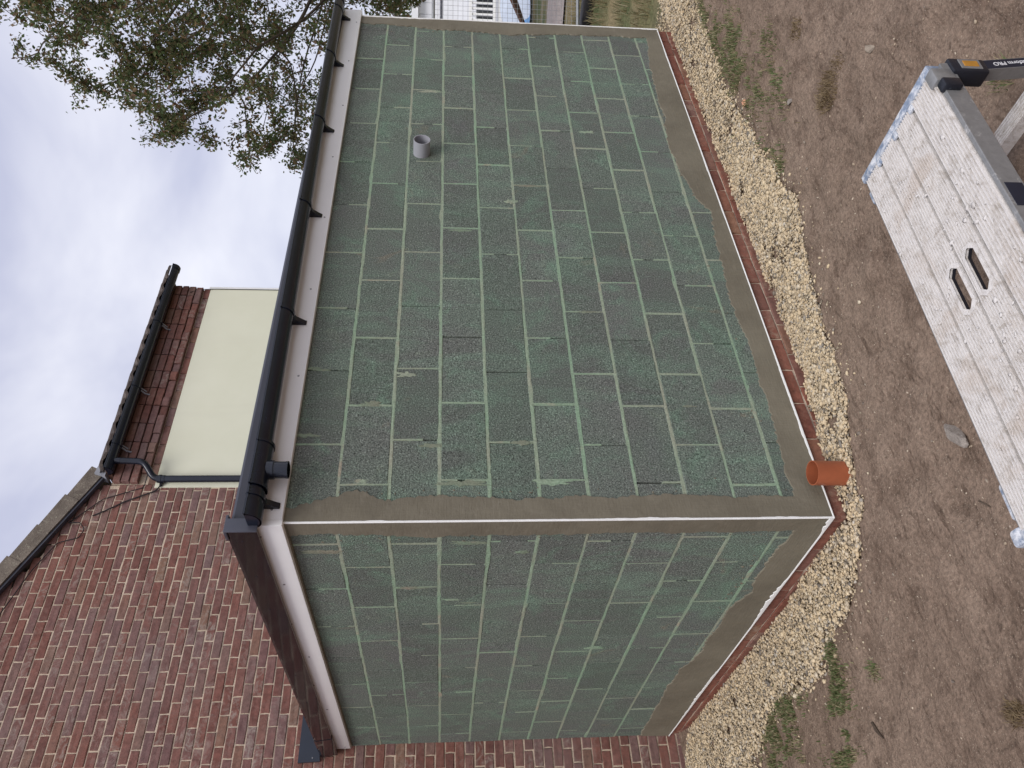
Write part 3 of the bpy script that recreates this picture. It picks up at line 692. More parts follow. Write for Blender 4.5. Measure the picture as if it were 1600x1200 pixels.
ring_tube(mb, (.20, GY, zc - .050), (.20, GY, zc - .080), .042, .034); ring_tube(mb, (.20, GY, zc - .078), (.20, GY, zc - .140), .037, .0335); ring_tube(mb, (.20, GY, zc - .130), (.20, GY, zc - .1405), .0385, .0335)
mb.build('spout', M['black'], u1, smooth=True)
def bracket(x, parent=gut, w=.026):
    m2 = MB(); z = gz_at(x); half_round(m2, x - w / 2, x + w / 2, GY, z - .0005, GR + .0045, .004, lip=True)
    # arm down on to the fascia
    pts = [(GY + math.cos(a) * (GR + .004), z + math.sin(a) * (GR + .004)) for a in np.linspace(-1.25, 0.0, 8)]
    back = [(-.0305, z + .01), (-.0305, z - .108), (-.036, z - .112), (-.046, z - .095), (-.070, z - .062)]
    m2.prism(pts + back[:1] + back[1:], 0, x - w * .5, x + w * .5); return m2.build('bracket', M['black'], parent, smooth=True)
for x in (.06, 1.16, 2.05, 2.95, 3.82, 4.55): bracket(x)

# ------------------------------------------------------------------ pipes in the extension
mb = MB(); ring_tube(mb, (2.775, .03, 2.0), (2.775, -.105, 1.995), .055, .0505, 32); gp = mb.build('waste_pipe', M['grey_pipe'], smooth=True)
tag(gp, 'short grey plastic pipe stub poking out of the long block wall', 'pipe')
ms = MB(); a0 = np.linspace(0, 2 * math.pi, 25)
op = MB(); ring_tube(op, (.172, -.092, -.14), (.168, -.108, .158), .057, .0525, 36); o_ = op.build('drain_pipe', M['orange'], smooth=True)
tag(o_, 'terracotta orange drain pipe standing upright in the gravel against the wall', 'pipe')

# ------------------------------------------------------------------ brick house
house = thing('brick_house', 'red brick house gable with cream rendered end wall and tiled roof', 'building', (2.0, LY + 2, 0))
VX, VZ = 2.356, 4.965; SL = .475          # verge foot and slope
RX = -2.6                                 # ridge x
def verge_z(x): return VZ + (VX - x) * SL if x > RX else VZ + (VX - RX) * SL - (RX - x) * SL
HX0, HX1 = -7.5, 4.965
mb = MB()
mb.prism([(HX0, -.2), (2.33, -.2), (2.33, 4.93), (VX - .02, verge_z(VX) - .02), (RX, verge_z(RX) - .03), (HX0, verge_z(HX0) - .03)], 1, LY + .006, LY + .25)
gable = mb.build('gable_wall', M['pointing'], house); tag(gable, 'weathered red brick gable wall with pale pointing')
cand = []
z0 = -.05; c = 0
while z0 < 7.5:
    x = HX0 + (.1125 if c % 2 else 0) + random.uniform(-.02, .02)
    while x < 2.345:
        a, b = x, min(x + .215, 2.338)
        zc = z0 + .0325
        x += .225
        if b - a < .04: continue
        if z0 + .065 > min(verge_z(a), verge_z(b)) + .115: continue
        cand.append((a, b, zc))
    # bricks cut to the slope along the verge
    z0 += .075; c += 1
def hidden(P):
    d = np.array(P) - CAM
    for t in np.linspace(.05, .985, 140):
        p = CAM + d * t
        if 0 < p[0] < LX and 0 < p[1] < LY - .02 and p[2] < 2.74: return True
    return False
scored = []
for k_, (a, b, zc) in enumerate(cand):
    pr = project(((a + b) / 2, LY, zc))
    s = 0
    if pr and -25 < pr[0] < 1625 and -25 < pr[1] < 1225 and not (hidden((a, LY - .001, zc + .02)) and hidden((b, LY - .001, zc + .02))): s = 1 / pr[2]
    scored.append((s, k_))
scored.sort(reverse=True)
top = {k_ for s, k_ in scored[:240] if s > 0}
rest = MB()
for k_, (a, b, zc) in enumerate(cand):
    zo = .016 * float(fbm(a * 1.5, zc * .5, 61, 2)); yy = LY + random.uniform(-.003, .003)
    if k_ in top:
        o = bpy.data.objects.new('brick', brick_data(b - a, .065, .04, M['brick'])); o.location = ((a + b) / 2, yy, zc + zo)
        o.rotation_euler = (random.uniform(-.012, .012), random.uniform(-.009, .009), random.uniform(-.006, .006)); link(o, gable)
    else:
        V_, F_ = brick_mesh(b - a, .065, .02, k_ % 5, None)
        rest.add([(v[0] + (a + b) / 2, v[1] + yy, v[2] + zc + zo) for v in V_], F_[:9])
tag(rest.build('brickwork', M['brick_many'], gable, fix=False), None, kind='stuff')
# rendered bay in line with the gable
mb = MB(); mb.box((2.300, LY - .012, -.1), (HX1, LY + .25, 4.50)); mb.build('rendered_wall', M['cream'], house); 
mb = MB(); mb.box((HX1 + .001, LY - .016, -.1), (HX1 + .03, LY + 6, 4.52), .006); mb.build('end_trim', M['white'], house)
mb = MB(); mb.box((2.340, LY + .012, 4.501), (HX1 - .004, LY + .24, 4.90)); dm = mb.build('eaves_course', M['pointing'], house)
for row in range(5):
    zc = 4.503 + .075 * row + .0365; x = 2.345 + (.1125 if row == 1 else 0); i = 0
    while x < HX1 - .02:
        if row == 1: L = .1025 if (i % 3) else .215
        else: L = .215
        b = min(x + L, HX1 - .002)
        if b - x > .03:
            o = bpy.data.objects.new('brick', brick_data(b - x, .065, .05, M['brick'])); pj = (0, -.030 - .012 * (i % 2), -.045, -.052, -.055)[row]
            o.location = ((x + b) / 2, LY + pj + random.uniform(-.002, .002), zc); link(o, dm)
        x += L + .010; i += 1
mb = MB(); mb.box((2.40, LY - .135, 4.884), (HX1 + .02, LY + .1, 4.922)); mb.build('soffit', M['rust'], house)
# roofs
def slab(P0, P1, P2, P3, th, name, mat):
    n_ = (Vector(P1) - Vector(P0)).cross(Vector(P3) - Vector(P0)).normalized()
    if n_.z < 0: n_ = -n_
    A_ = [Vector(p) for p in (P0, P1, P2, P3)]; B_ = [p + n_ * th for p in A_]
    return MB().add(A_ + B_, [(0, 1, 2, 3), (4, 7, 6, 5), (0, 4, 5, 1), (1, 5, 6, 2), (2, 6, 7, 3), (3, 7, 4, 0)]).build(name, mat, house)
yb = LY + 6.5
rg = slab((RX, LY - .04, verge_z(RX) + .02), (VX + .05, LY - .04, verge_z(VX + .05) + .02), (VX + .05, yb, verge_z(VX + .05) + .02), (RX, yb, verge_z(RX) + .02), .07, 'roof', M['tile'])
slab((HX0, LY - .04, verge_z(HX0) + .02), (RX - .002, LY - .04, verge_z(RX) + .02), (RX - .002, yb, verge_z(RX) + .02), (HX0, yb, verge_z(HX0) + .02), .07, 'roof', M['tile'])
ca, sa = math.cos(math.atan(SL)), math.sin(math.atan(SL))
s = -.04; i = 0
while s < 5.4:                                         # verge tiles, each lapping the one below
    L = .335; p = []
    mbt = MB()
    def vp(a, h, y): return (VX + .03 - a * ca + h * sa, y, verge_z(VX) - .02 * 0 + (a - .03 / ca) * sa + h * ca)
    lift = .016
    rowsA = [vp(s, .018, 0), vp(s + L + .03, .018, 0), vp(s + L + .03, .148, 0), vp(s, .152 + lift, 0)]
    poly = [(q_[0], q_[2]) for q_ in rowsA]
    mbt.prism(poly, 1, LY - .075 - .004 * (i % 2), LY + .28); t_ = mbt.build('verge_tile', M['tile'], rg)
    s += L; i += 1
mb = MB(); poly = [vp(-.02, -.004, 0), vp(5.4, -.004, 0), vp(5.4, .0175, 0), vp(-.02, .0175, 0)]
mb.prism([(q_[0], q_[2]) for q_ in poly], 1, LY - .062, LY - .02); mb.build('verge_strip', M['greytrim'], house)
# eaves roof of the bay
EZ = 4.925; PS = .50
re_ = slab((2.44, LY - .10, EZ), (HX1 + .06, LY - .10, EZ), (HX1 + .06, LY + 3.4, EZ + 3.5 * PS), (2.44, LY + 3.4, EZ + 3.5 * PS), .035, 'roof', M['tile_dark'])
x = 2.40; i = 0
while x < HX1 + .04:                                   # eaves tiles with a rolled edge
    mbt = MB(); wv = .215; rows = []
    for y, z in ((-.13, EZ + .015), (.25, EZ + .015 + .38 * PS)):
        rows.append([(x + wv * k, LY + y, z + .028 * math.sin(k * math.pi) ** 2 * 1.3 + (.018 if k > .8 else 0) + random.uniform(-.004, .004)) for k in (0, .12, .28, .42, .58, .72, .86, 1.0)])
    top_ = [[(p[0], p[1], p[2] + .026) for p in r] for r in rows]
    mbt.grid(rows); mbt.grid(top_); n8 = 8
    mbt.F += [(k, k + 1, k + 17, k + 16) for k in range(7)]
    mbt.build('eaves_tile', M['tile_dark'], re_); x += wv + .002; i += 1
mb = MB(); mb.prism([(2.37, 4.93), (2.47, 4.93), (2.47, 5.02), (2.40, 5.03)], 1, LY - .10, LY + .02); mb.build('lead_soaker', M['lead'], house)
# house gutter and downpipe
hg = thing('house_gutter', 'black gutter along the house eaves above the cream wall', 'gutter', (3.7, LY - .12, 4.85))
HY, HR, HZ = LY - .155, .058, 4.905
half_round(MB(), 2.40, 5.12, HY, HZ, HR).build('trough', M['black'], hg, smooth=True)
for xa, xb in ((2.385, 2.43), (5.10, 5.15)):
    m2 = half_round(MB(), xa, xb, HY, HZ, HR + .006, .008); xm = xa if xa < 3 else xb - .004
    m2.prism([(HY + math.cos(a) * (HR + .005), HZ + math.sin(a) * (HR + .005)) for a in np.linspace(-math.pi, 0, 14)], 0, xm, xm + .004); m2.build('stop_end', M['black'], hg, smooth=True)
for x in (2.68, 3.38, 4.28):
    m2 = half_round(MB(), x - .02, x + .02, HY, HZ, HR + .006, .006)
    b_ = m2.build('bracket', M['black'], hg, smooth=True)
    m2 = MB(); m2.tube([(x - .01, HY + .03, HZ - .05), (x - .014, LY - .07, HZ - .085), (x - .014, LY - .055, HZ - .125)], .0075, 8); m2.tube([(x + .016, HY + .03, HZ - .05), (x + .012, LY - .07, HZ - .09)], .006, 8); m2.build('rise_iron', M['lead'], b_, smooth=True)
dp = thing('downpipe', 'black swan neck downpipe at the edge of the cream house wall', 'downpipe', (2.36, LY - .07, 2.76))
mb = MB(); mb.tube([(2.50, HY, HZ - .05), (2.50, HY, HZ - .10)], .030, 16); mb.build('outlet', M['black'], dp, smooth=True)
def smooth_path(pts, r, n=6):
    P_ = [Vector(p) for p in pts]; o = [P_[0]]
    for i in range(1, len(P_) - 1):
        a = P_[i] + (P_[i - 1] - P_[i]).normalized() * r; b = P_[i] + (P_[i + 1] - P_[i]).normalized() * r
        for k in range(n + 1):
            t = k / n; o.append(a * (1 - t) ** 2 + P_[i] * 2 * t * (1 - t) + b * t * t)
    return o + [P_[-1]]
mb = MB(); mb.tube(smooth_path([(2.50, HY, HZ - .10), (2.50, HY + .015, HZ - .30), (2.365, LY - .055, HZ - .40), (2.362, LY - .055, HZ - .62)], .055), .030, 16); mb.build('swan_neck', M['black'], dp, smooth=True)
mb = MB(); mb.tube([(2.362, LY - .055, HZ - .43), (2.362, LY - .055, HZ - .50)], .037, 16); mb.tube([(2.362, LY - .055, HZ - .45), (2.362, LY - .055, HZ - .47)], .041, 16); mb.build('socket', M['black'], dp, smooth=True)
mb = MB(); mb.tube([(2.362, LY - .055, HZ - .49), (2.362, LY - .055, 2.77)], .033, 16); mb.build('pipe', M['black'], dp, smooth=True)
mb = MB(); mb.box((2.305, LY - .03, HZ - .475), (2.42, LY - .012, HZ - .45), .003); mb.build('clip', M['black'], dp)
# cables
def cable(pts, r, label):
    o = MB().tube(smooth_path(pts, .025), r, 6).build('cable', M['cable'], smooth=True); tag(o, label, 'cable'); return o
yc = LY - .012
cable([(2.34, yc - .03, 4.42), (2.263, yc, 4.476), (2.15, yc, 4.72), (2.06, yc, 4.86), (2.004, yc, 4.964)], .006, 'thick black cable slanting over the brickwork up to the downpipe')
cable([(2.42, LY - .06, 4.57), (2.30, yc, 4.592), (2.177, yc, 4.919), (1.957, yc, 5.124), (1.935, yc, 5.155), (1.936, yc, 5.047), (1.871, yc, 4.993), (1.788, yc, 5.014), (1.739, yc, 5.179), (1.474, yc, 5.31), (1.095, yc, 5.427), (.6, yc, 5.58)], .0042, 'thin looping cable pinned along the brick gable below the verge')
cable([(4.86, LY - .05, 4.70), (4.93, LY - .03, 4.62), (4.952, LY - .020, 4.45), (4.954, LY - .02, 2.78)], .0045, 'thin cable running down the outer edge of the cream wall')

# ------------------------------------------------------------------ work platform
PL, PW = 1.235, .40
Lx = Vector((-.995, .0995, 0)).normalized(); Ly = Vector((-.0995, -.995, 0)).normalized()
plat = bpy.data.objects.new('work_platform', None); COL.objects.link(plat)
plat.matrix_world = Matrix(((Lx.x, Ly.x, 0, .318), (Lx.y, Ly.y, 0, -1.583), (0, 0, 1, 0), (0, 0, 0, 1)))
tag(plat, 'folding aluminium work platform with a white plaster caked deck', 'work platform')
def pk(o):                       # children are built in the platform's own axes
    o.matrix_parent_inverse = Matrix.Identity(4); return o
PZ = .50
def ribbed(y0, y1, x0, x1, nrib, z=PZ, th=.013, rib=.0070):
    """extruded plank: profile of ribs across its width"""
    n = nrib * 4; prof = [(y0, z - th), (y0, z - .004)]
    for i in range(nrib):
        a = y0 + (y1 - y0) * (i + .12) / nrib; b = y0 + (y1 - y0) * (i + .72) / nrib
        prof += [(a - .0006, z - rib), (a + .0012, z), (b - .0012, z), (b + .0006, z - rib)]
    prof += [(y1, z - .004), (y1, z - th)]
    m2 = MB(); xs = np.linspace(x0, x1, 2); rows = [[(x, p[0], p[1]) for p in prof] for x in xs]
    m2.grid(rows); k = len(prof); m2.F += [tuple(range(k)), tuple(range(k, 2 * k))[::-1]]
    m2.F.append((0, k, 2 * k - 1, k - 1)); return m2
gaps = [0.0, .094, .194, .287, .40]
slots = {1: (.538, .676, .145, .183), 2: (.538, .676, .222, .259)}
for i in range(4):
    y0, y1 = gaps[i] + .0055, gaps[i + 1] - .0055; nr = 9 if i in (1, 2) else 8 if i == 0 else 9
    pitch = (y1 - y0) / nr
    if i in slots:
        xa, xb, ya, yb_ = slots[i]; c_ = .016
        m2 = ribbed(y0, y1, .018, xa, nr)
        for seg in (ribbed(y0, y1, xb, PL - .02, nr), ribbed(y0, ya, xa, xb, max(1, round((ya - y0) / pitch))), ribbed(yb_, y1, xa, xb, max(1, round((y1 - yb_) / pitch)))): m2.add(seg.V, seg.F)
        for cx2, cy2, dx_, dy_ in ((xa, ya, 1, 1), (xb, ya, -1, 1), (xb, yb_, -1, -1), (xa, yb_, 1, -1)): m2.prism([(cx2, cy2), (cx2 + dx_ * c_, cy2), (cx2, cy2 + dy_ * c_)], 2, PZ - .013, PZ - .001)
    else: m2 = ribbed(y0, y1, .018, PL - .02, nr)
    o = pk(m2.build('deck_plank', M['deck'], plat, fix=False))
    if i in slots:
        # dark moulded liner in the hand hole
        pts = [(xa + c_, ya), (xb - c_, ya), (xb, ya + c_), (xb, yb_ - c_), (xb - c_, yb_), (xa + c_, yb_), (xa, yb_ - c_), (xa, ya + c_)]
        cx_ = sum(p[0] for p in pts) / 8; cy_ = sum(p[1] for p in pts) / 8; m3 = MB(); nP = 8
        ringA = [(cx_ + (p[0] - cx_) * .99, cy_ + (p[1] - cy_) * .97, PZ - .004) for p in pts]; ringB = [(p[0], p[1], PZ - .014) for p in ringA]
        m3.V = ringA + ringB; m3.F = [(k, (k + 1) % 8, (k + 1) % 8 + 8, k + 8) for k in range(8)]
        pk(m3.build('hand_hole_liner', M['blackplastic'], o, fix=False))
        m3 = MB(); m3.V = [(cx_ + (p[0] - cx_) * 1.0, cy_ + (p[1] - cy_) * 1.0, PZ + .0035) for p in pts] + [(p[0] + math.copysign(.010, p[0] - cx_), p[1] + math.copysign(.010, p[1] - cy_), PZ + .003) for p in pts] + [(p[0] + math.copysign(.011, p[0] - cx_), p[1] + math.copysign(.011, p[1] - cy_), PZ - .006) for p in pts]
        m3.F = [(k + a_, (k + 1) % 8 + a_, (k + 1) % 8 + 8 + a_, k + 8 + a_) for a_ in (0, 8) for k in range(8)]
        pk(m3.build('hand_hole_rim', M['deck'], o, fix=False))
mb = MB()
for g in gaps[1:4]: mb.box((.02, g - .0065, PZ - .020), (PL - .02, g + .0065, PZ - .0135))
mb.box((.03, .03, PZ - .040), (.06, PW - .03, PZ - .0245)); mb.box((PL - .06, .03, PZ - .040), (PL - .03, PW - .03, PZ - .0245))
pk(mb.build('deck_frame', M['alu'], plat))
for x0, x1 in ((-.012, .017), (PL - .019, PL + .006)):
    mb = MB(); mb.box((x0, -.004, PZ - .05), (x1, PW + .002, PZ + .004), .004); pk(mb.build('end_bar', M['blueplastic'], plat, smooth=True))
for xx in (.020, PL - .040):
    for g in gaps[1:4]: mb = MB(); mb.box((xx, g - .011, PZ - .004), (xx + .020, g + .011, PZ + .0045), .002); pk(mb.build('clip', M['blueplastic'], plat))
for ya, yb_ in ((-.003, .0035), (PW - .0035, PW + .010)):
    mb = MB(); mb.box((.02, ya, PZ - .068), (PL - .02, yb_, PZ - .006), .002); sr = pk(mb.build('side_rail', M['alu'], plat))
    if ya > 0:
        mb = MB(); mb.box((.480, PW + .0101, PZ - .062), (.560, PW + .0112, PZ - .016)); pk(mb.build('sticker', M['sticker'], sr))
for xx in (.02, PL - .13):                                 # plastic corner feet on the other edge
    mb = MB(); mb.box((xx + (.02 if xx < .5 else -.02), -.022, PZ - .06), (xx + .075, -.001, PZ - .012), .008); pk(mb.build('corner_foot', M['blueplastic'], plat, smooth=True))
mb = MB(); mb.box((PL - .032, -.030, PZ - .06), (PL + .012, .010, PZ + .006), .010); pk(mb.build('corner_foot', M['blueplastic'], plat, smooth=True))
def limb(mb, a, b, sx, sy, ch=.003):
    """rectangular tube from a to b; sx along platform length, sy along width"""
    a = Vector(a); b = Vector(b); off = [(-sx, -sy), (sx, -sy), (sx, sy), (-sx, sy)]
    return mb.add([a + Vector((p[0], p[1], 0)) for p in off] + [b + Vector((p[0], p[1], 0)) for p in off], [(0, 1, 2, 3), (4, 7, 6, 5)] + [(i, (i + 1) % 4, (i + 1) % 4 + 4, i + 4) for i in range(4)])
for ex, sg in ((.028, -1), (PL - .028, 1)):
    for wy in (.025, PW - .006):
        top_p = Vector((ex + sg * .012, wy, PZ - .03)); bot = Vector((ex + sg * .075, wy + (.012 if wy > .2 else -.012), .012))
        mb = MB(); limb(mb, top_p, bot, .021, .019); lg = pk(mb.build('leg', M['alu'], plat))
        mb = MB(); limb(mb, bot + Vector((0, 0, -.016)), bot + Vector((0, 0, .03)), .025, .023); pk(mb.build('foot', M['blackplastic'], lg))
        if wy > .2:
            # hinge housing
            hp = top_p + (bot - top_p) * .04
            mb = MB(); mb.box((ex + sg * .02 - .030, PW - .03, PZ - .160), (ex + sg * .02 + .030, PW + .022, PZ - .052), .007); hb = pk(mb.build('hinge', M['blackplastic'], plat, smooth=True))
            xo = ex + sg * .02
            mb = MB(); mb.box((xo - .020, PW + .0215, PZ - .140), (xo + .020, PW + .0245, PZ - .078), .001); pk(mb.build('hinge_window', M['alu'], hb))
            mb = MB(); mb.box((xo - .012, PW + .0235, PZ - .131), (xo + .012, PW + .0262, PZ - .088), .001); pk(mb.build('lock_button', M['amber'], hb))
            mb = MB(); mb.box((ex - .012, PW - .022, PZ - .058), (ex + .045, PW + .014, PZ + .0065), .006); pk(mb.build('hinge_plate', M['alu'], hb, smooth=True))
            mb = MB(); mb.box((ex + (.050 if sg < 0 else -.085), PW - .002, PZ - .050), (ex + (.085 if sg < 0 else -.050), PW + .028, PZ + .004), .006); pk(mb.build('hinge_cheek', M['blackplastic'], hb, smooth=True))
            if sg < 0:
                # printed strip down the outer face of the leg
                d = (bot - top_p); sx_ = .019
                a_ = top_p + d * .27; b_ = top_p + d * .86
                N_ = .0195
                m2 = MB(); m2.add([(a_.x - sx_, a_.y + N_, a_.z), (a_.x + sx_, a_.y + N_, a_.z), (b_.x + sx_, b_.y + N_, b_.z), (b_.x - sx_, b_.y + N_, b_.z)], [(0, 1, 2, 3)])
                stk = pk(m2.build('leg_sticker', M['sticker'], lg, fix=False))
                fc = bpy.data.curves.new('lettering', 'FONT'); fc.body = 'Platform PRO'; fc.size = .021; fc.align_x = 'RIGHT'; fc.align_y = 'CENTER'; fc.extrude = .0002; fc.offset = .0003
                fo = bpy.data.objects.new('lettering', fc); COL.objects.link(fo)
                bpy.context.view_layer.update(); dg = bpy.context.evaluated_depsgraph_get(); lm = bpy.data.meshes.new_from_object(fo.evaluated_get(dg)); bpy.data.objects.remove(fo)
                lm.materials.clear(); lm.materials.append(M['letter']); lo_ = bpy.data.objects.new('lettering', lm); COL.objects.link(lo_); lo_.parent = stk
                ux = (-d).normalized(); nz = Vector((0, 1, 0)); nz = (nz - ux * nz.dot(ux)).normalized(); uy = nz.cross(ux)
                lo_.matrix_local = Matrix(((ux.x, uy.x, nz.x, 0), (ux.y, uy.y, nz.y, 0), (ux.z, uy.z, nz.z, 0), (0, 0, 0, 1)))
                at_ = top_p + d * .34; lo_.location = (at_.x, at_.y + N_ + .0008, at_.z)
    zr = .125; xr = ex + sg * .058
    m2 = ribbed(.02, PW - .0, 0, 1, 1)
    # tread between the two legs of this end: ribs run along its length
    prof = []; nr = 5; w_ = .056
    for i in range(nr):
        a0_ = xr - w_ / 2 + w_ * (i + .1) / nr; b0_ = xr - w_ / 2 + w_ * (i + .7) / nr; prof += [(a0_ - .0005, zr - .003), (a0_ + .001, zr), (b0_ - .001, zr), (b0_ + .0005, zr - .003)]
    prof = [(xr - w_ / 2, zr - .045), (xr - w_ / 2, zr - .003)] + prof + [(xr + w_ / 2, zr - .003), (xr + w_ / 2, zr - .045)]
    m2 = MB(); m2.grid([[(p[0], y, p[1]) for p in prof] for y in (.045, PW - .03)]); k = len(prof); m2.F += [tuple(range(k)), tuple(range(k, 2 * k)), (0, k, 2 * k - 1, k - 1)]
    pk(m2.build('tread', M['deck'], plat))
# lumps of dried plaster on the deck
n = 520; lx = rng.uniform(.03, PL - .03, n); ly = rng.uniform(.008, PW - .008, n)
kk = vnoise(lx * 9, ly * 9, 5) + rng.uniform(-.25, .25, n) > .52
for (xa, xb, ya, yb_) in slots.values(): kk &= ~((lx > xa - .012) & (lx < xb + .012) & (ly > ya - .012) & (ly < yb_ + .012))
lx, ly = lx[kk], ly[kk]; ls = rng.gamma(2.2, .0019, len(lx)).clip(.0015, .012)
sp = stone_soup('plaster_splatter', np.stack([lx, ly, np.full(len(lx), PZ + .0005)], 1), ls, M['deck'], .35); sp.parent = plat; tag(sp, None, kind='stuff')

# ------------------------------------------------------------------ grass (stuff)
def blades(name, P, Hh, mat, lean=.6, wd=.0028):
    n = len(P); az = rng.uniform(0, 2 * math.pi, n); ln = rng.uniform(.1, lean, n) * Hh; fz = rng.uniform(0, 2 * math.pi, n)
    d = np.stack([np.cos(az), np.sin(az), np.zeros(n)], 1); wv = np.stack([np.cos(fz), np.sin(fz), np.zeros(n)], 1) * (wd * rng.uniform(.6, 1.4, n))[:, None]
    mid = P + d * (ln * .35)[:, None]; mid[:, 2] += Hh * .6; tip = P + d * ln[:, None]; tip[:, 2] += Hh * rng.uniform(.75, 1, n)
    V = np.stack([P - wv, P + wv, mid - wv * .8, mid + wv * .8, tip], 1).reshape(-1, 3)
    b = np.arange(n)[:, None] * 5
    F = np.concatenate([b + np.array([[0, 1, 3]]), b + np.array([[0, 3, 2]]), b + np.array([[2, 3, 4]])], 0)
    return mk_np(name, V, F, mat)
def patch(spots, n):
    """spots: (x, y, rx, ry, weight)"""
    w_ = np.array([s[4] for s in spots], float); w_ /= w_.sum(); k = rng.choice(len(spots), n, p=w_); S_ = np.array(spots)
    r = rng.normal(size=(n, 2)) * .95; x = S_[k, 0] + r[:, 0] * S_[k, 2]; y = S_[k, 1] + r[:, 1] * S_[k, 3]
    keep = vnoise(x * 14, y * 14, 91) + .5 * vnoise(x * 40, y * 40, 92) > .78
    x, y = x[keep], y[keep]; return np.stack([x, y, soil_h(x, y) - .003], 1)
gs = [(3.7, -.62, .35, .10, 1.1), (3.28, -.60, .30, .13, 1.5), (2.95, -.60, .22, .10, 1.0), (2.62, -.66, .16, .13, .55), (2.45, -.80, .16, .10, .35), (2.04, -.56, .10, .07, .35), (1.90, -.57, .05, .05, .15), (2.57, -.97, .08, .05, .12), (4.3, -.68, .4, .12, 1.0), (2.2, -.86, .12, .05, .15), (5.0, -.8, .4, .3, .6)]
P_ = patch(gs, 9000); g1 = blades('grass', P_, rng.uniform(.012, .045, len(P_)), M['grass']); tag(g1, 'patchy green grass growing beside the gravel of the long wall', 'grass', kind='stuff')
gs = [(-.38, .50, .035, .05, .5), (-.45, .55, .06, .05, .7), (-.55, .58, .07, .05, .9), (-.66, .63, .08, .05, 1.0), (-.78, .69, .08, .05, 1.0), (-.88, .76, .09, .07, .9), (-1.0, .85, .1, .1, .8), (-.47, 1.12, .05, .09, .9), (-.50, 1.28, .07, .10, 1.2), (-.50, 1.46, .06, .09, 1.1), (-.60, 1.30, .10, .12, .8), (-.66, 1.55, .09, .14, 1.2), (-.74, 1.85, .12, .2, 1.2), (-.95, 1.3, .15, .2, .6), (-.62, .26, .03, .03, .10), (-1.25, 1.1, .2, .2, .6)]
P_ = patch(gs, 11000); g2 = blades('grass', P_, rng.uniform(.010, .036, len(P_)), M['grass']); tag(g2, 'scruffy green grass strips growing beside the gravel of the short wall', 'grass', kind='stuff')
x = rng.uniform(5.3, 9.5, 16000); y = rng.uniform(-1.5, 6, 16000); k = (~in_gravel(x, y)) & (vnoise(x * 2, y * 2, 55) > .35); P_ = np.stack([x[k], y[k], soil_h(x[k], y[k])], 1)
g3 = blades('dry_grass', P_, rng.uniform(.05, .16, len(P_)), M['dry'], .8, .004); tag(g3, 'dry straw coloured grass beyond the end of the long wall', 'grass', kind='stuff')
# single tufts and debris
def tuft(x, y, n, r, h, mat, name, label, cat):
    a = rng.uniform(0, 6.28, n); q_ = rng.uniform(0, 1, n) ** .7 * r; xx, yy = x + np.cos(a) * q_, y + np.sin(a) * q_
    o = blades(name, np.stack([xx, yy, soil_h(xx, yy) - .004], 1), rng.uniform(.4, 1, n) * h, mat, 1.2, .002); return tag(o, label, cat)
tuft(-.62, .26, 60, .045, .035, M['grass'], 'grass_tuft', 'tiny green grass tuft alone on bare soil off the corner of the walls', 'grass tuft')
tuft(.62, -1.80, 90, .06, .05, M['grass'], 'grass_tuft', 'small green grass tuft beside the leg of the work platform', 'grass tuft')
tuft(1.70, -1.13, 520, .10, .05, M['straw'], 'straw_clump', 'flattened clump of dry brown straw on the bare soil', 'straw')
tuft(1.72, -1.26, 130, .07, .025, M['straw'], 'straw_clump', 'thin wisps of brown straw trailing off the flattened straw clump', 'straw')
tuft(2.27, -1.17, 160, .07, .03, M['straw'], 'straw_clump', 'small scattering of brown roots on the soil out from the green grass', 'straw')
tuft(-1.02, -.50, 260, .045, .035, M['straw'], 'root_clump', 'muddy clump of dead roots on the trodden soil', 'root clump')
def lump(x, y, sx, sy, sz, mat, name, label, cat, seed, rot=0):
    bm = bmesh.new(); bmesh.ops.create_icosphere(bm, subdivisions=3, radius=1)
    r = random.Random(seed); pl_ = [(Vector((r.gauss(0, 1), r.gauss(0, 1), r.gauss(0, .8))).normalized(), r.uniform(.35, .7)) for _ in range(11)]
    for v in bm.verts:
        for n_, d_ in pl_:
            e_ = v.co.dot(n_) - d_
            if e_ > 0: v.co -= n_ * e_
    z0 = float(soil_h(np.array([x]), np.array([y]))[0]); ca_, sa_ = math.cos(rot), math.sin(rot)
    V_ = [(x + v.co.x * sx * ca_ - v.co.y * sy * sa_, y + v.co.x * sx * sa_ + v.co.y * sy * ca_, z0 + v.co.z * sz + sz * .35) for v in bm.verts]
    bm.verts.index_update(); F_ = [[v.index for v in f.verts] for f in bm.faces]; bm.free()
    return tag(mk(name, V_, F_, mat), label, cat)
lump(-.16, -.85, .080, .052, .035, M['debris'], 'concrete_lump', 'broken lump of grey brown concrete lying on bare soil near the platform', 'rubble', 3, .5)
lump(2.03, -.88, .035, .022, .015, M['debris'], 'rubble_chip', 'grey chip of rubble on the soil near the straw clump', 'rubble', 5, .9)
lump(1.50, -1.45, .045, .028, .015, M['pebble'], 'rubble_chip', 'flat brown clod of rubble on soil beyond the platform end', 'rubble', 9, .2)
lump(-.53, .62, .015, .011, .008, M['pebble'], 'pebble', 'single pale pebble at the edge of the green grass strip by the short wall', 'pebble', 12, .2)
lump(.42, -.20, .018, .014, .011, M['debris'], 'rubble_chip', 'dark grey stone chip at the gravel edge near the drain pipe', 'rubble', 14, .2)
def stick(pts, r, label):
    P2 = []
    for x, y in pts: P2.append((x, y, float(soil_h(np.array([x]), np.array([y]))[0]) + r * .8))
    tag(MB().tube(P2, [r * .6] + [r] * (len(P2) - 2) + [r * .4], 6).build('stick', M['wood'], smooth=True), label, 'stick')
stick([(-.78, .40), (-.82, .385), (-.86, .35)], .008, 'short fat brown stick on bare soil out from the short wall')
stick([(-.40, -.79), (-.43, -.815), (-.45, -.83)], .004, 'thin dark twig on bare soil beside the plastered platform deck')
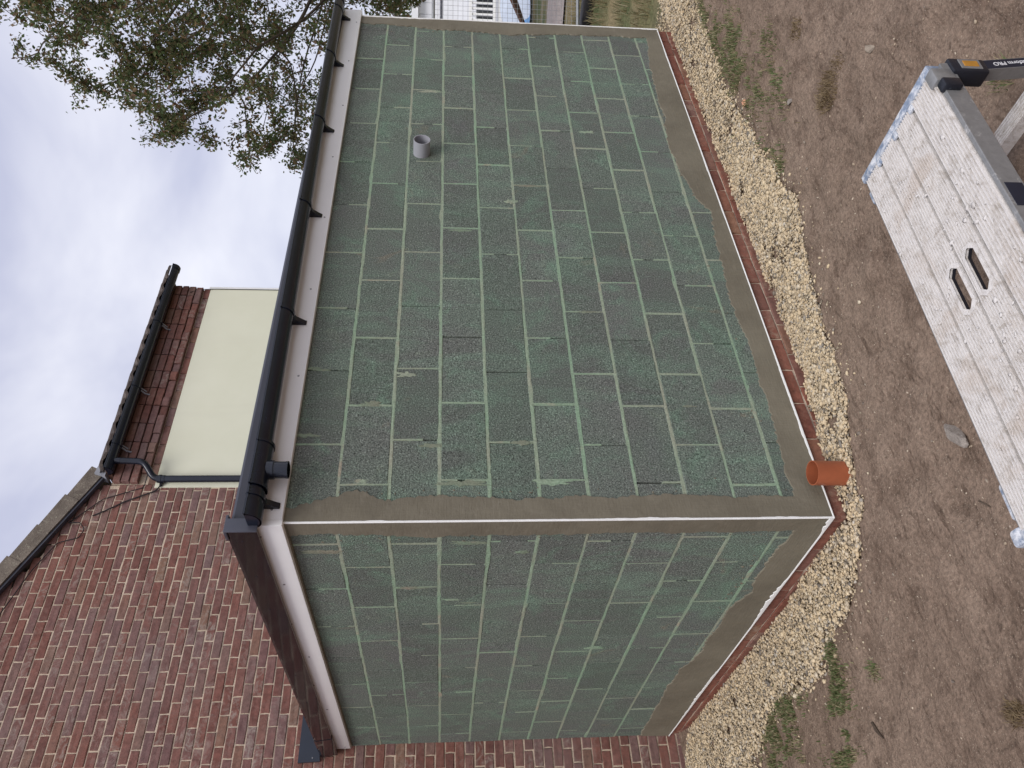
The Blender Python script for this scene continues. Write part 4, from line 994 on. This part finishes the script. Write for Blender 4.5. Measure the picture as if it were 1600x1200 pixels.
mb = MB(); zz = float(soil_h(np.array([2.59]), np.array([-.55]))[0])
mb.grid([[(2.59 + a * .028, -.55 + b * .020 * (1 - .5 * a * a), zz + .012 + .006 * a * a + .004 * b) for b in (-1, -.4, .4, 1)] for a in (-1, -.5, 0, .5, 1)])
tag(mb.build('fallen_leaf', M['petal'], smooth=True), 'fallen orange pink leaf on the edge of the gravel', 'leaf')

# ------------------------------------------------------------------ tree
def make_tree(base, centre, R3, zmin, n_att, seed, n_leaf, label):
    rg_ = np.random.default_rng(seed); t = thing('tree', label, 'tree', base); C_ = np.array(centre); base = np.array(base, float)
    pts = []
    while len(pts) < n_att:
        p = rg_.uniform(-1, 1, 3); r_ = np.linalg.norm(p)
        if r_ > 1 or r_ < .25: continue
        q_ = C_ + p * R3
        lumpy = float(fbm(np.array([q_[0] * .8]), np.array([q_[2] * .8 + q_[1] * .6]), seed, 3)[0])
        if r_ > .80 + .55 * lumpy or q_[2] < zmin: continue
        pts.append(q_)
    att = np.array(pts); nodes = [base]; par = [-1]; D = .22
    z = base[2]
    while z < C_[2] - R3[2] * .45:
        z += D; f = (z - base[2]) / (C_[2] - base[2]); nodes.append(base + (C_ - base) * np.array([f ** 1.6, f ** 1.6, 0]) + np.array([.05 * math.sin(z * 2), .05 * math.cos(z * 1.7), z - base[2]])); par.append(len(nodes) - 2)
    N_ = np.array(nodes); alive = np.ones(len(att), bool); near = np.array([np.linalg.norm(N_ - a, axis=1).argmin() for a in att]); nd = np.linalg.norm(att - N_[near], axis=1)
    for it in range(130):
        if not alive.any(): break
        idx_ = np.where(alive & (nd < 2.6))[0]
        if len(idx_) == 0: break
        grow = {}
        for i in idx_: grow.setdefault(int(near[i]), []).append(i)
        new = []
        for k, L in grow.items():
            d = att[L] - N_[k]; d = (d / np.linalg.norm(d, axis=1)[:, None]).sum(0) + rg_.normal(size=3) * .25; d[2] += .05; d /= np.linalg.norm(d) + 1e-9
            new.append(N_[k] + d * D); par.append(k)
        o_n = len(N_); N_ = np.concatenate([N_, np.array(new)])
        dd = np.linalg.norm(att[:, None, :] - np.array(new)[None], axis=2); j = dd.argmin(1); dm_ = dd[np.arange(len(att)), j]
        up = dm_ < nd; near = np.where(up, j + o_n, near); nd = np.where(up, dm_, nd); alive &= nd > .30
    n = len(N_); par = np.array(par); w_ = np.zeros(n); ch = np.zeros(n, int)
    for i in range(n - 1, 0, -1):
        if ch[i] == 0: w_[i] = .0055 ** 2.2
        w_[par[i]] += w_[i]; ch[par[i]] += 1
    rad = np.minimum(w_ ** (1 / 2.2), .17)
    # branches as 5-sided segments
    V_, F_ = [], []; Vt, Ft = [], []
    ang = np.arange(5) * 2 * math.pi / 5
    for i in range(1, n):
        a, b = N_[par[i]], N_[i]; d = b - a; L = np.linalg.norm(d)
        if L < 1e-4: continue
        d = d / L; u = np.cross(d, [0, 0, 1] if abs(d[2]) < .9 else [1, 0, 0]); u /= np.linalg.norm(u); v_ = np.cross(d, u)
        ra, rb = min(rad[par[i]], rad[i] * 1.35), rad[i]
        VV, FF = (Vt, Ft) if i < len(nodes) else (V_, F_)
        o = len(VV)
        for p, r_ in ((a, ra), (b, rb)): VV += [p + (u * math.cos(q_) + v_ * math.sin(q_)) * r_ for q_ in ang]
        FF += [(o + k, o + (k + 1) % 5, o + (k + 1) % 5 + 5, o + k + 5) for k in range(5)]
    mk_np('trunk', np.array(Vt), np.array(Ft), M['bark'], t, True); mk_np('branches', np.array(V_), np.array(F_), M['bark'], t, True)
    # leaves near thin wood, hanging in clumps
    thin = np.where((rad < .011) & (np.arange(n) > len(nodes)))[0]
    wgt = .12 + np.clip(fbm(N_[thin, 0] * 1.3, N_[thin, 2] * 1.3 + N_[thin, 1], seed + 4, 3) + .35, 0, 2) ** 1.6; wgt /= wgt.sum()
    k = rg_.choice(thin, n_leaf, p=wgt); P = N_[k] + rg_.normal(size=(n_leaf, 3)) * .06; P[:, 2] -= rg_.uniform(0, .09, n_leaf)
    d = rg_.normal(size=(n_leaf, 3)) + np.array([0, 0, -.7]); d /= np.linalg.norm(d, axis=1)[:, None]
    s_ = np.cross(d, rg_.normal(size=(n_leaf, 3))); s_ /= np.linalg.norm(s_, axis=1)[:, None]; nn = np.cross(d, s_)
    ln = rg_.uniform(.04, .085, n_leaf)[:, None]; wv = ln * rg_.uniform(.20, .30, n_leaf)[:, None]
    V4 = np.stack([P, P + d * ln * .45 + s_ * wv + nn * ln * .10, P + d * ln, P + d * ln * .45 - s_ * wv + nn * ln * .10], 1).reshape(-1, 3)
    b = np.arange(n_leaf)[:, None] * 4; F4 = np.concatenate([b + np.array([[0, 1, 2]]), b + np.array([[0, 2, 3]])], 0)
    cr = mk_np('crown', V4, F4, M['leaf'], t); cr['kind'] = 'stuff'
    return t
make_tree((11.6, 1.0, 0), (10.6, 1.40, 5.2), np.array([3.7, 3.7, 3.8]), 2.35, 2800, 4, 105000, 'broad leafed tree turning brown behind the far end of the extension')

# ------------------------------------------------------------------ beyond the end wall: site fence, cabin, tarpaulin heap, hedge
vdir = Vector((.78, -.62, 0)).normalized()              # along the fence
fdir = Vector((.62, .78, 0))
fen = thing('site_fence', 'galvanised wire mesh site fence panel standing on the dry meadow', 'fence', (8.6, 1.0, 0))
fa0 = Vector((6.65, 2.55, 0)); fl_ = 3.45
def fp(s, z): p = fa0 + vdir * s; return (p.x, p.y, z)
MB().tube([fp(0, .05), fp(0, 2.0)], .021, 10).build('post', M['galv'], fen, True); MB().tube([fp(fl_, .05), fp(fl_, 2.0)], .021, 10).build('post', M['galv'], fen, True)
MB().tube([fp(0, .19), fp(fl_, .19)], .021, 10).build('bottom_rail', M['galv'], fen, True); MB().tube([fp(0, 2.0), fp(fl_, 2.0)], .021, 10).build('top_rail', M['galv'], fen, True)
mb = MB()
for s in np.arange(.05, fl_, .062): mb.tube([fp(s, .19), fp(s, 2.0)], .0019, 4, False)
for z in np.arange(.27, 2.0, .062): mb.tube([fp(0, z), fp(fl_, z)], .0019, 4, False)
wm = mb.build('wire_mesh', M['galv'], fen, fix=False); wm['kind'] = 'stuff'
for s in (1.95,):
    p = fp(s, 0); mb = MB(); mb.box((p[0] - .11, p[1] - .32, -.01), (p[0] + .11, p[1] + .32, .13), .03); tag(mb.build('fence_foot', M['cable'], smooth=True), 'black rubber block foot under the wire site fence', 'fence foot')
cab = thing('cabin', 'white cabin with a balustraded veranda beyond the wire fence', 'cabin', (21.5, 6.2, 0))
cu = Vector((.72, -.69, 0)).normalized(); cf = Vector((.69, .72, 0)).normalized(); c0 = Vector((19.2, 8.4, 0))
def cbox(mb, u0, u1, v0, v1, z0, z1):
    P = [c0 + cu * u + cf * v + Vector((0, 0, z)) for u in (u0, u1) for v in (v0, v1) for z in (z0, z1)]
    return mb.add(P, [(0, 1, 3, 2), (4, 6, 7, 5), (0, 4, 5, 1), (2, 3, 7, 6), (0, 2, 6, 4), (1, 5, 7, 3)])
cbox(MB(), -.6, 9, 0, 3, .2, 2.62).build('wall', M['cabin'], cab)
cbox(MB(), -.8, 9.2, -.25, 3.2, 2.621, 2.80).build('roof', M['cabin'], cab)
for k in range(12): cbox(MB(), -.5 + k * .32, -.5 + k * .32 + .30, -.02, -.001, 2.02, 2.60).build('panel', M['cabin'], cab)
cbox(MB(), -.6, 9, -.03, -.002, 1.96, 2.0).build('trim', M['greytrim'], cab)
cbox(MB(), -.5, 8.5, -.012, -.003, 1.0, 1.90).build('window', M['cabin'], cab)
cbox(MB(), -.6, 8.8, -.95, -.01, .24, .42).build('veranda_deck', M['cabin'], cab)
cbox(MB(), -.5, 8.7, -.016, -.004, .44, .98).build('dark_glazing', M['dark'], cab)  # dark strip across the wall behind the balusters
cbox(MB(), -.6, 8.8, -1.0, -.9, 1.14, 1.22).build('handrail', M['white'], cab); cbox(MB(), -.6, 8.8, -1.0, -.9, .50, .57).build('lower_rail', M['white'], cab)
for k in range(34): cbox(MB(), -.55 + k * .15, -.55 + k * .15 + .05, -.98, -.93, .57, 1.14).build('baluster', M['white'], cab)
tp_ = thing('tarpaulin_heap', 'white and blue tarpaulin over a low heap of brown planks', 'tarpaulin', (15.4, 4.7, 0))
t0 = Vector((15.0, 5.1, 0)); tu = Vector((.75, -.66, 0)); tv = Vector((.66, .75, 0))
def tpt(u, v, z): p = t0 + tu * u + tv * v; return (p.x, p.y, z)
def sheet(u0, u1, mat, nm, dz):
    rows = []
    for u in np.linspace(u0, u1, 14): rows.append([tpt(u, v, max(.03, dz + .62 * max(0, 1 - abs(v - .6) / .85) * (.25 + .75 * min(1, max(0, (u + .35) / 1.1))) + .03 * float(fbm(u * 4, v * 4, 71, 2)))) for v in np.linspace(-.4, 1.6, 14)])
    MB().grid(rows).build(nm, mat, tp_, True, False)
sheet(-.3, .12, M['tarp'], 'white_sheet', .05); sheet(.10, .34, M['tarpblue'], 'blue_sheet', .056); sheet(.32, 1.9, M['tarp'], 'white_sheet', .052)
for k in range(5):
    a = Vector(tpt(-.5 + .05 * k, -.62 - .06 * k, .02 + .035 * k)); b = Vector(tpt(.95, -.50 - .05 * k, .50 + .05 * k)); MB().tube([a, b], .035, 4).build('plank', M['rust'], tp_)
def hedge(x, y, rx, ry, h, n, label):
    t = thing('hedge_shrub', label, 'shrub', (x, y, 0))
    a = rng.uniform(0, 6.283, n); r_ = rng.uniform(0, 1, n) ** .5; z = rng.uniform(.02, 1, n); k = np.sqrt(1 - (z * .95) ** 2.4)
    P = np.stack([x + np.cos(a) * r_ * rx * k, y + np.sin(a) * r_ * ry * k, z * h * (1 + .25 * fbm(np.cos(a) * 2 + x, np.sin(a) * 2, 81, 2))], 1)
    d = rng.normal(size=(n, 3)); d /= np.linalg.norm(d, axis=1)[:, None]; s_ = np.cross(d, rng.normal(size=(n, 3))); s_ /= np.linalg.norm(s_, axis=1)[:, None]; ln = rng.uniform(.10, .2, n)[:, None]
    V4 = np.stack([P, P + d * ln * .5 + s_ * ln * .3, P + d * ln, P + d * ln * .5 - s_ * ln * .3], 1).reshape(-1, 3); b = np.arange(n)[:, None] * 4
    cr = mk_np('foliage', V4, np.concatenate([b + np.array([[0, 1, 2]]), b + np.array([[0, 2, 3]])], 0), M['leaf'], t); cr['kind'] = 'stuff'
    MB().tube([(x, y, 0), (x + .1, y, h * .5), (x, y + .1, h * .85)], [.09, .06, .02], 6).build('stem', M['bark'], t, True)
hedge(28, 10.5, 2.3, 2.3, 3.7, 3000, 'dense green brown hedge shrub rising behind the white cabin roof')
